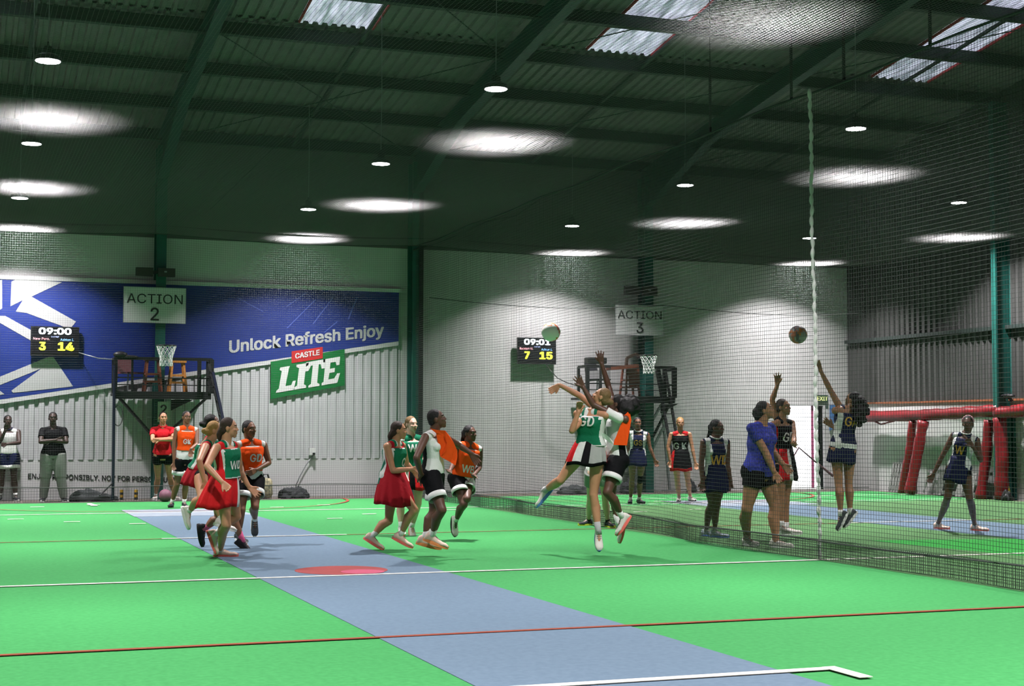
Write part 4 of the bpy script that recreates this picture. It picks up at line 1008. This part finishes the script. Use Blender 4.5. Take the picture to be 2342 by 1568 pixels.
            # under shorts
            bm = bmesh.new(); loft(bm, trings(-.14, .25, .006, 1, .006))
            for s in (1, -1): a, b, c = leg[s]; tube(bm, [a, a.lerp(b, .22)], [.057*h*bw**.75, .055*h*bw**.75], 16)
            mk('under_shorts', remesh(bm, 'under_shorts', .011, 2), CM('black'))
    # ---------------- shoes and socks
    for s in (1, -1):
        A_, fd, fu = ft[s]; fr_ = fd.cross(fu); si = 0 if s == 1 else -1
        kk = k*1.0; heel = A_ - fu*.078*kk - fd*.068*kk
        prof = [(0, .020, .058), (.010, .032, .085), (.035, .037, .104), (.075, .038, .098), (.105, .040, .082), (.15, .044, .064), (.195, .048, .052), (.235, .045, .042), (.262, .032, .032), (.275, .014, .020)]
        bm = bmesh.new(); rings = []
        for x, w, z in prof:
            rings.append([heel + fd*x*kk + fr_*math.cos(a)*w*kk + fu*((math.sin(a)*.5+.5)*z + .010 + (.010 if x > .22 else 0))*kk for a in [2*PI*j/14 for j in range(14)]])
        loft(bm, rings); so = obj('shoe', bm, cl('shoe_'+shoes[0], {'white': (.60, .56, .52), 'black': (.02, .02, .024), 'peach': (.62, .46, .38), 'bluewhite': (.45, .52, .60), 'darkgrey': (.04, .045, .05)}[shoes[0]], .5), t, True); so.location = -O
        bm = bmesh.new(); rings = []
        for z in (-.002, .016, .031):
            rings.append([heel + fd*(.136+.144*math.cos(a))*kk + fr_*math.sin(a)*(.044+.007*math.cos(a))*kk*(1 if z < .02 else .97) + fu*(z+.014*max(0, math.cos(a))**3)*kk for a in [2*PI*j/24 for j in range(24)]])
        loft(bm, rings); bml = bmesh.new()
        for q5 in range(4):
            xx = .092+.024*q5; zz = .090-.0115*q5
            tube(bml, [heel + fd*xx*kk + fr_*y5*kk + fu*(zz+.012-(abs(y5)/.03)**2*.010)*kk for y5 in (-.026, -.013, 0, .013, .026)], .0032*kk, 5)
        obj('laces', bml, cl('laces_'+('dark' if shoes[0] in ('white', 'bluewhite', 'peach') else 'light'), (.25, .24, .24) if shoes[0] in ('white', 'bluewhite', 'peach') else (.4, .4, .4)), so)
        sm2 = obj('sole', bm, cl('sole_'+shoes[1], {'white': (.62, .62, .60), 'pink': (.72, .14, .12), 'orange': (.65, .22, .08), 'black': (.015, .015, .015), 'blue': (.10, .2, .5), 'yellow': (.5, .55, .05)}[shoes[1]], .5), so)
        if socks:
            K_ = leg[s][1]; d = (K_-A_).normalized(); bm = bmesh.new()
            tube(bm, [A_-d*.02, A_+d*.03*k, A_+d*(.03+socks[1])*k], [.036*k, .0345*k, .037*k*bw**.5], 16); ko = obj('sock', bm, cl('sock_'+socks[0], {'white': (.62, .62, .60), 'pink': (.50, .09, .20), 'black': (.015, .015, .015), 'grey': (.35, .35, .35)}[socks[0]]), t, True); ko.location = -O
    return dict(t=t, mk=mk, P=P_, S=S_, up=up, ls=ls, fs=fs, L=L, h=h, D=D, leg=leg, arm=arm, hl=hl, O=O)
GB = lambda tv, x, y: 0
def side2(w): return lambda tv, x, y: 1 if abs(x) > w else 0
# --- far left boy
person('person in white sleeveless top and navy shorts, hand at the chin, left picture edge', (20, 1145), 1.68, 'deep', (18, 962), -80, (20, 985), -88, (18, 1040), -88,
       {1: ((0, 1010, -1), (12, 984, -1), dict(c=70, h=(14, 975, 0))), -1: ((44, 1012, -1), (16, 1015, -1), dict(c=50))},
       {1: ((4, 1092, 'a'), (0, 1136, 'g'), (-100, 0)), -1: ((32, 1092, 'a'), (36, 1136, 'g'), (-75, 0))},
       hair=('short', 'black'), top=dict(c='white', lo=.05, bust=0, collar='navy'), bottom=dict(k='shorts', c=['navy'], len=.48, hem='white', loose=.025), shoes=('black', 'white'), bulk=1.12)
# --- man in black
p = person('man in black T-shirt and grey trousers standing with folded arms', (121, 1147), 1.80, 'deep', (121, 956), -88, (122, 981), -90, (122, 1040), -90,
       {1: ((93, 1010, -1), (128, 1006, -1), dict(c=40, h=(140, 1003, 0))), -1: ((152, 1010, -1), (116, 1007, -1), dict(c=40, h=(104, 1010, 0)))},
       {1: ((104, 1092, 'a'), (99, 1137, 'g'), (-100, 0)), -1: ((139, 1092, 'a'), (146, 1137, 'g'), (-70, 0))},
       hair=('short', 'black'), top=dict(c='black', lo=-.02, sl=.62, bust=0), bottom=dict(k='trousers', c=['grey'], loose=.022), shoes=('black', 'white'), socks=None, bulk=1.22)
# --- man in red polo
p = person('man in red polo shirt and black shorts with folded arms under the number 2', (378, 1146), 1.76, 'light', (373, 955), -78, (372, 980), -88, (372, 1040), -88,
       {1: ((349, 1006, -1), (384, 1002, -1), dict(c=40)), -1: ((398, 1004, -1), (366, 1006, -1), dict(c=40))},
       {1: ((361, 1092, 'a'), (356, 1134, 'g'), (-100, 0)), -1: ((389, 1092, 'a'), (400, 1134, 'g'), (-60, 0))},
       hair=('short', 'dark'), top=dict(c='redpolo', lo=.0, sl=.55, bust=0, collar='redpolo'), bottom=dict(k='shorts', c=['black'], len=.35), shoes=('white', 'white'), bulk=1.02)
# --- orange GK
person('girl in orange bib lettered GK over white top, black shorts, beside the red polo man', (408, 1161), 1.70, 'brown', (427, 954), -70, (427, 980), -80, (423, 1050), -80,
       {1: ((398, 1018, 0), (398, 1056, 0), dict(c=35)), -1: ((450, 1016, -1), (437, 1026, -1), dict(c=50, h=(436, 1036, 0)))},
       {1: ((405, 1106, 'a'), (393, 1150, 'g'), (-100, 0)), -1: ((425, 1106, 'a'), (421, 1150, 'g'), (-80, 0))},
       hair=('short', 'black'), top=dict(c='white', lo=.0, strap=.9), bib=dict(c='orange', lo=.30, text=('GK', 'white', .60, .085, 0, 1)), bottom=dict(k='shorts', c=['black'], len=.48, hem='white', loose=.02), shoes=('black', 'black'))
# --- partly hidden dark girl with pink socks
person('dark haired girl in green bib half hidden behind the blonde, pink socks', (515, 1256), 1.62, 'brown', (485, 968), -10, (478, 1003), -5, (497, 1090), 0,
       {1: ((452, 1030, -1), (475, 1055, 0)), -1: ((495, 1045, 1), (520, 1060, 0))},
       {1: ((500, 1186, -1), (467, 1209, 0), (-15, -80)), -1: ((534, 1178, 1), (555, 1237, 0), (-10, -35))},
       hair=('bun', 'black'), top=dict(c='maroon', lo=.0), bib=dict(c='green', trim='white'), bottom=dict(k='skirt', c=['maroon'], len=.24), shoes=('black', 'black'), socks=('pink', .09))
# --- blonde runner
person('blonde girl in green bib and dark red skirt running behind the lettered WD player', (470, 1270), 1.60, 'light', (492, 984), -5, (476, 1016), -10, (458, 1078), 0,
       {1: ((456, 1054, -1), (467, 1098, 0), dict(c=60)), -1: ((500, 1060, 1), (520, 1075, 0))},
       {1: ((462, 1139, -1), (432, 1168, 1), (-10, -75)), -1: ((497, 1140, 0), (506, 1190, 0), (0, -20))},
       hair=('bun', 'blonde'), top=dict(c='maroon', lo=.0), bib=dict(c='green', trim='white'), bottom=dict(k='skirt', c=['maroon'], fl=.13, to=(450, 1112)), shoes=('white', 'white'))
# --- WD
person('girl in green bib lettered WD and bright red skirt, nearest runner on the left', (508, 1287), 1.64, 'light', (524, 978), -5, (517, 1018), -38, (518, 1102), -25,
       {1: ((473, 1066, -1), (508, 1102, -1), dict(c=55)), -1: ((549, 1078, 1), (569, 1112, 0), dict(c=18, sp=9, h=(588, 1130, 0), n=-60))},
       {1: ((517, 1199, -1), (503, 1258, 'g'), (-12, 0)), -1: ((541, 1180, 1), (492, 1222, 0), (0, -70))},
       hair=('lowbun', 'dark'), top=dict(c='red', lo=.0), bib=dict(c='green', trim='white', lo=.12, w=.86, text=('WD', 'white', .48, .085, 0, 1)),
       bottom=dict(k='skirt', c=['red', 'white', 'navy'], to=(496, 1158), fl=.15, fn=lambda a, r: 0 if a < 92 or a > 178 else (1 if a < 112 or a > 146 else 2)), shoes=('peach', 'pink'), vox=.0065)
# --- orange GD
person('short haired girl in orange bib lettered GD, running behind the WD player', (562, 1247), 1.62, 'brown', (570, 981), -42, (573, 1014), -70, (571, 1095), -60,
       {1: ((548, 1050, 0), (556, 1085, -1)), -1: ((615, 1058, 0), (586, 1074, -1), dict(c=60, n=120))},
       {1: ((552, 1165, -1), (546, 1222, 0), (-60, -10)), -1: ((583, 1158, -1), (583, 1188, 1), (-80, -75))},
       hair=('short', 'black'), top=dict(c='white', lo=.0, strap=.9), bib=dict(c='orange', lo=.24, text=('GD', 'white', .62, .095, .03, 1)), bottom=dict(k='shorts', c=['black'], len=.48, hem='white', loose=.02), shoes=('darkgrey', 'white'), vox=.0065)
# --- C
person('girl in green bib lettered C with dark red skirt, leading the middle group', (898, 1258), 1.62, 'light', (912, 984), 0, (903, 1016), -32, (897, 1092), -10,
       {1: ((899, 1076, -1), (944, 1072, -1), dict(c=30)), -1: ((930, 1060, 1), (948, 1080, 0))},
       {1: ((947, 1165, -1), (915, 1224, 1), (-5, -28)), -1: ((889, 1190, 1), (850, 1226, 0), (-5, -32))},
       hair=('lowbun', 'dark'), top=dict(c='maroon', lo=.0), bib=dict(c='green', trim='white', lo=-.02, w=.86, text=('C', 'white', .50, .10, .02, 1)),
       bottom=dict(k='skirt', c=['maroon', 'white', 'red'], to=(903, 1152), fl=.165, fn=lambda a, r: 1 if 118 < a < 140 else 0), shoes=('peach', 'pink'), vox=.0065)
bm = bmesh.new(); Dc = (gnd(898, 1258)-CAM).dot(CF)-.10
slab(bm, [dep(x, y, Dc) for x, y in ((882, 1040), (888, 1060), (884, 1085), (873, 1105), (864, 1106), (870, 1080), (878, 1055))], (.01, .05, 0))
o_ = obj('bib_tail', bm, CM('teal'), C.objects['person.008'])
o_.location = -Vector(C.objects['person.008'].location)
# --- WA
person('fair girl in green bib lettered WA looking toward the camera side', (930, 1226), 1.62, 'pale', (941, 970), -52, (942, 1003), -68, (942, 1082), -70,
       {1: ((915, 1050, 0), (925, 1085, -1)), -1: ((968, 1048, 0), (951, 1084, -1), dict(c=40))},
       {1: ((917, 1150, 0), (917, 1206, 0), (-80, -10)), -1: ((956, 1150, -1), (942, 1204, 1), (-75, -45))},
       hair=('bun', 'fair'), top=dict(c='white', lo=.0, strap=1), bib=dict(c='green', lo=.05, text=('WA', 'white', .75, .10, 0, 1)),
       bottom=dict(k='skirt', c=['red', 'white', 'black'], len=.24, fn=lambda a, r: 1 if 30 < a % 180 < 60 else (2 if 60 < a % 180 < 85 else 0)), shoes=('white', 'pink'))
# --- tall girl
q_ = person('tall girl in white and black top with an orange bib swinging forward', (985, 1274), 1.74, 'dark', (999, 958), 0, (991, 994), -30, (990, 1086), -15,
       {1: ((952, 1046, -1), (963, 1083, 1), dict(c=50)), -1: ((1050, 1018, 1), (1077, 1036, 0), dict(c=30, h=(1088, 1052, 0)))},
       {1: ((1010, 1165, -1), (988, 1225, 1), (-5, -22)), -1: ((992, 1168, 1), (970, 1231, 0), (-5, -15))}, hpitch=14,
       hair=('short', 'black'), top=dict(c=['white', 'black'], lo=.05, strap=.85, fn=lambda tv, x, y: 1 if (x > .015 and -.048 < y < .004 and tv < .88) else 0), bottom=dict(k='shorts', c=['black'], len=.56, hem='white', loose=.014), shoes=('peach', 'orange'), socks=('white', .09), vox=.0065)
def drape(pd, outline, dz0, dz1, m, nm='bib', th=.012):
    """cloth sheet between picture outline points, bending away with height"""
    xs_ = [p[0] for p in outline]; x0, x1 = min(xs_), max(xs_); bm = bmesh.new(); vs = []
    for (x, y) in outline: vs.append(dep(x, y, pd['D'] + dz0 + (dz1-dz0)*(x-x0)/(x1-x0) + .02*math.sin(x*.35)))
    slab(bm, vs, (.0, th, 0)); bmesh.ops.triangulate(bm, faces=bm.faces); bmesh.ops.subdivide_edges(bm, edges=bm.edges, cuts=2)
    o = obj(nm, bm, m, pd['t']); o.location = -pd['O']; return o
drape(q_, [(984, 979), (1000, 983), (1018, 984), (1028, 996), (1038, 1012), (1046, 1030), (1046, 1046), (1042, 1064), (1030, 1056), (1008, 1044), (1018, 1032), (1022, 1012), (1014, 994), (998, 990)], -.17, -.06, CM('orange'))
# --- WB
person('girl in orange bib lettered WB with braids, at the right of the middle group', (1045, 1235), 1.60, 'dark', (1075, 991), -38, (1072, 1020), -62, (1056, 1096), -50,
       {1: ((1037, 1060, 0), (1030, 1075, -1)), -1: ((1097, 1068, 0), (1086, 1084, -1), dict(c=55))},
       {1: ((1061, 1153, -1), (1042, 1190, 1), (-60, -78)), -1: ((1068, 1140, -1), (1058, 1128, 1), (60, -60))},
       hair=('braids', 'black'), top=dict(c='white', lo=-.05, strap=.9), bib=dict(c='orange', lo=.12, text=('WB', 'white', .36, .095, 0, 1)), bottom=dict(k='shorts', c=['black', 'white'], len=.42, hem='white', loose=.02, fn=lambda x, y, z: 1 if abs(x+.03) < .04 and y > 0 else 0), shoes=('white', 'black'), vox=.0065)
# --- green jumper
q_ = person('blonde girl in green bib leaping with one leg kicked back and an arm stretched up', (1378, 1270), 1.66, 'light', (1375, 907), 172, (1352, 944), -112, (1350, 1032), -100,
       {1: ((1308, 985, -1), (1323, 942, 0), dict(c=85, h=(1325, 930, 0), s=(1331, 957, 0))), -1: ((1327, 905, 1), (1280, 880, 0), dict(c=35, h=(1264, 890, 0), s=(1368, 938, 1)))},
       {1: ((1281, 1098, 1), (1244, 1122, 1), (175, -50)), -1: ((1357, 1131, 0), (1369, 1217, 0), (-80, -60))}, hpitch=28,
       hair=('bun', 'fair'), top=dict(c='white', lo=.0, strap=.8), bib=dict(c='green', trim='white', lo=.16, w=.98, st=.62, text=('GD', 'white', .80, .11, 0, 1)),
       bottom=dict(k='skirt', c=['red', 'white', 'black', 'pgrey'], to=(1340, 1062), fl=.135, fn=lambda a, r: 2 if r > 6 else (0 if 350 < a or a < 50 else 1 if a < 80 else 2 if a < 102 else 3 if a < 170 else 0)), shoes=('white', 'blue'), socks=('grey', .09), vox=.0065)
# --- orange jumper
q_ = person('girl with a big black hair puff leaping, both arms raised, orange bib swinging', (1425, 1268), 1.66, 'dark', (1408, 923), 178, (1412, 952), -150, (1408, 1052), -165,
       {1: ((1392, 884, 1), (1376, 832, 0), dict(c=15, sp=10, h=(1372, 805, 0), n=90, s=(1404, 936, 1))), -1: ((1357, 925, -1), (1334, 886, 0), dict(c=20, sp=12, h=(1318, 858, 0), s=(1416, 957, -1)))},
       {-1: ((1389, 1125, -1), (1424, 1183, 1), (195, -55)), 1: ((1398, 1130, 1), (1415, 1198, 0), (190, -78))}, hpitch=15,
       hair=('puff', 'black'), top=dict(c=['white', 'black'], lo=.05, sl=.50, bust=0, fn=lambda tv, x, y: 1 if (-.055 < x and tv < .75 and y < .032 and x < .0) or (x < -.055 and abs(y) < .03 and tv < .8) else 0), bottom=dict(k='shorts', c=['black'], len=.50, hem='white', loose=.02), shoes=('white', 'pink'), socks=('white', .09), vox=.0065)
drape(q_, [(1428, 950), (1440, 938), (1444, 960), (1436, 985), (1434, 1018), (1404, 1017), (1406, 1005), (1420, 985), (1428, 968)], -.22, -.14, CM('orange'))
drape(q_, [(1368, 962), (1378, 965), (1379, 990), (1374, 1001), (1369, 985)], -.16, -.14, CM('orange'), 'bib_edge')
drape(q_, [(1372, 988), (1380, 989), (1392, 998), (1404, 1011), (1403, 1016), (1388, 1006), (1374, 995)], -.20, -.20, CM('white'), 'bib_strap')
# --- umpire behind the jumpers
person('pale legged person standing behind the two jumpers, mostly hidden', (1367, 1208), 1.58, 'pale', (1372, 975), -90, (1370, 1000), -90, (1367, 1080), -90,
       {1: ((1350, 1040, 0), (1362, 1062, -1)), -1: ((1390, 1040, 0), (1378, 1062, -1))},
       {1: ((1350, 1140, 'a'), (1346, 1190, 'g'), (-140, 0)), -1: ((1384, 1140, 'a'), (1390, 1194, 'g'), (-60, 0))},
       hair=('short', 'brown'), top=dict(c='white', lo=.0, sl=.5), bottom=dict(k='shorts', c=['grey'], len=.45, loose=.02), shoes=('darkgrey', 'yellow'), socks=('black', .03), vox=.009)
NV = lambda tv, x, y: 1 if .058 < abs(x) < .100 else 0
# --- GS
person('girl in navy and white vest lettered GS with a black knee brace', (1455, 1154), 1.64, 'brown', (1458, 967), -80, (1460, 990), -88, (1457, 1046), -88,
       {1: ((1436, 1024, 1), (1440, 1050, 0)), -1: ((1486, 1022, 0), (1497, 1050, 0), dict(c=25))},
       {1: ((1446, 1093, 'a'), (1442, 1142, 'g'), (-95, 0)), -1: ((1464, 1094, 'a'), (1462, 1142, 'g'), (-60, 0))},
       hair=('bun', 'black'), top=dict(c=['navy', 'white'], lo=-.02, fn=NV, collar='white', strap=.9, text=('GS', 'gold', .62, .10, 0, 1)), bottom=dict(k='skirt', c=['navy'], len=.20, fl=.11), shoes=('darkgrey', 'black'), skin_extra=(-1, 'black', 0, 1))
# --- GK blonde
person('blonde girl in black and red dress lettered GK near the platform ladder', (1567, 1152), 1.65, 'light', (1556, 967), -80, (1556, 991), -88, (1557, 1048), -88,
       {1: ((1528, 1022, 0), (1532, 1052, -1), dict(c=35)), -1: ((1583, 1022, 0), (1590, 1056, 0), dict(c=25))},
       {1: ((1549, 1097, 'a'), (1553, 1138, 'g'), (-95, 0)), -1: ((1573, 1097, 'a'), (1579, 1137, 'g'), (-60, 0))},
       hair=('bun', 'blonde'), top=dict(c=['black', 'red'], lo=-.02, fn=lambda tv, x, y: 1 if tv > .93 or (tv < .35 and x > .088) else 0, text=('G K', 'white', .52, .125, -.01, 1)), bottom=dict(k='skirt', c=['black', 'red'], len=.25, fl=.12, fn=lambda a, r: 1 if r > 6 or a > 330 or a < 40 else 0), shoes=('white', 'black'))
# --- WD navy
person('girl in navy and white vest lettered WD with braids, left of the blue shirted woman', (1627, 1236), 1.62, 'dark', (1640, 978), -25, (1636, 1008), -62, (1635, 1092), -60,
       {1: ((1604, 1058, 0), (1606, 1098, 0), dict(c=30)), -1: ((1664, 1066, 0), (1671, 1098, 0), dict(c=40, h=(1666, 1115, 0)))},
       {1: ((1628, 1150, 'a'), (1614, 1214, 'g'), (-30, 0)), -1: ((1640, 1148, 'a'), (1634, 1216, 'g'), (-20, 0))},
       hair=('braids', 'black'), top=dict(c=['navy', 'white'], lo=-.02, fn=NV, collar='white', strap=.9, text=('WD', 'gold', .50, .12, .01, 1)), bottom=dict(k='skirt', c=['navy'], len=.22, fl=.11), shoes=('bluewhite', 'blue'), vox=.0065)
# --- coach
person('woman in patterned blue shirt and black shorts striding right, looking up', (1745, 1252), 1.76, 'tan', (1750, 938), -5, (1741, 974), -35, (1737, 1078), -30,
       {1: ((1751, 1034, -1), (1770, 1078, 0), dict(c=45, h=(1781, 1096, 0))), -1: ((1765, 1030, 1), (1790, 1060, 0))},
       {1: ((1708, 1163, -1), (1708, 1232, 'g'), (-50, 0)), -1: ((1772, 1157, 1), (1774, 1237, 'g'), (-12, 0))}, hpitch=14,
       hair=('curlybun', 'black'), top=dict(c='royal', lo=-.10, sl=.50), bottom=dict(k='shorts', c=['black'], len=.42, loose=.014), shoes=('white', 'white'), bulk=1.34, vox=.0065)
# --- GD black
person('girl in black vest lettered GD, one arm raised, behind the blue shirted woman', (1790, 1234), 1.66, 'tan', (1792, 931), -25, (1789, 966), -45, (1792, 1060), -40,
       {-1: ((1816, 1004, -1), (1814, 1016, -1), dict(c=80, h=(1812, 1018, -1))), 1: ((1766, 914, 0), (1778, 880, 0), dict(c=12, sp=11, h=(1778, 852, 0), s=(1775, 954, 0)))},
       {1: ((1787, 1143, 0), (1787, 1205, 0), (-50, 0)), -1: ((1797, 1143, 0), (1799, 1208, 0), (-15, 0))}, hpitch=5,
       hair=('bun', 'dark'), top=dict(c=['black', 'red'], lo=.02, fn=lambda tv, x, y: 1 if x > .085 and tv > .3 else 0, text=('GD', 'white', .66, .12, 0, 1)), bottom=dict(k='skirt', c=['black', 'red', 'white'], len=.25, fl=.11, fn=lambda a, r: 1 if 20 < a < 70 else (2 if 70 <= a < 84 else 0)), shoes=('white', 'white'), vox=.0065)
# --- navy jumper
person('girl in navy vest leaping by the white rope, arm stretched up, huge curly ponytail', (1930, 1238), 1.64, 'tan', (1950, 914), 150, (1937, 938), 120, (1927, 1024), 110,
       {-1: ((1898, 890, 0), (1877, 848, 0), dict(c=10, h=(1869, 828, 0), s=(1921, 931, 0))), 1: ((1918, 985, 1), (1905, 975, 0))},
       {-1: ((1918, 1104, 0), (1923, 1176, 0), (200, -62)), 1: ((1941, 1104, 0), (1944, 1172, 0), (200, -50))}, hpitch=18,
       hair=('curlytail', 'black'), top=dict(c=['navy', 'white'], lo=-.02, fn=lambda tv, x, y: 1 if -.092 < x < -.055 or (tv < .14 and tv > .02) else 0, text=('GA', 'gold', .72, .12, .03, -1), strap=.9), bottom=dict(k='skirt', c=['navy'], len=.23, fl=.105), shoes=('darkgrey', 'white'), socks=('white', .03), vox=.0065)
# --- walking girl
person('walking girl in navy and white vest with pink headband before the red frames', (2192, 1222), 1.60, 'dark', (2214, 969), -98, (2208, 998), -110, (2192, 1074), -100,
       {1: ((2152, 1048, 0), (2135, 1083, 0), dict(c=35)), -1: ((2243, 1052, 0), (2226, 1022, -1), dict(c=40, h=(2218, 1012, 0)))},
       {1: ((2168, 1135, 0), (2145, 1198, 'g'), (-35, 0)), -1: ((2217, 1137, 0), (2230, 1202, 'g'), (-25, 0))},
       hair=('bun', 'black', 1), top=dict(c=['navy', 'white'], lo=-.02, fn=NV, collar='white', strap=.9, text=('W', 'gold', .58, .11, 0, 1)), bottom=dict(k='skirt', c=['navy'], len=.22, fl=.10), shoes=('peach', 'pink'))
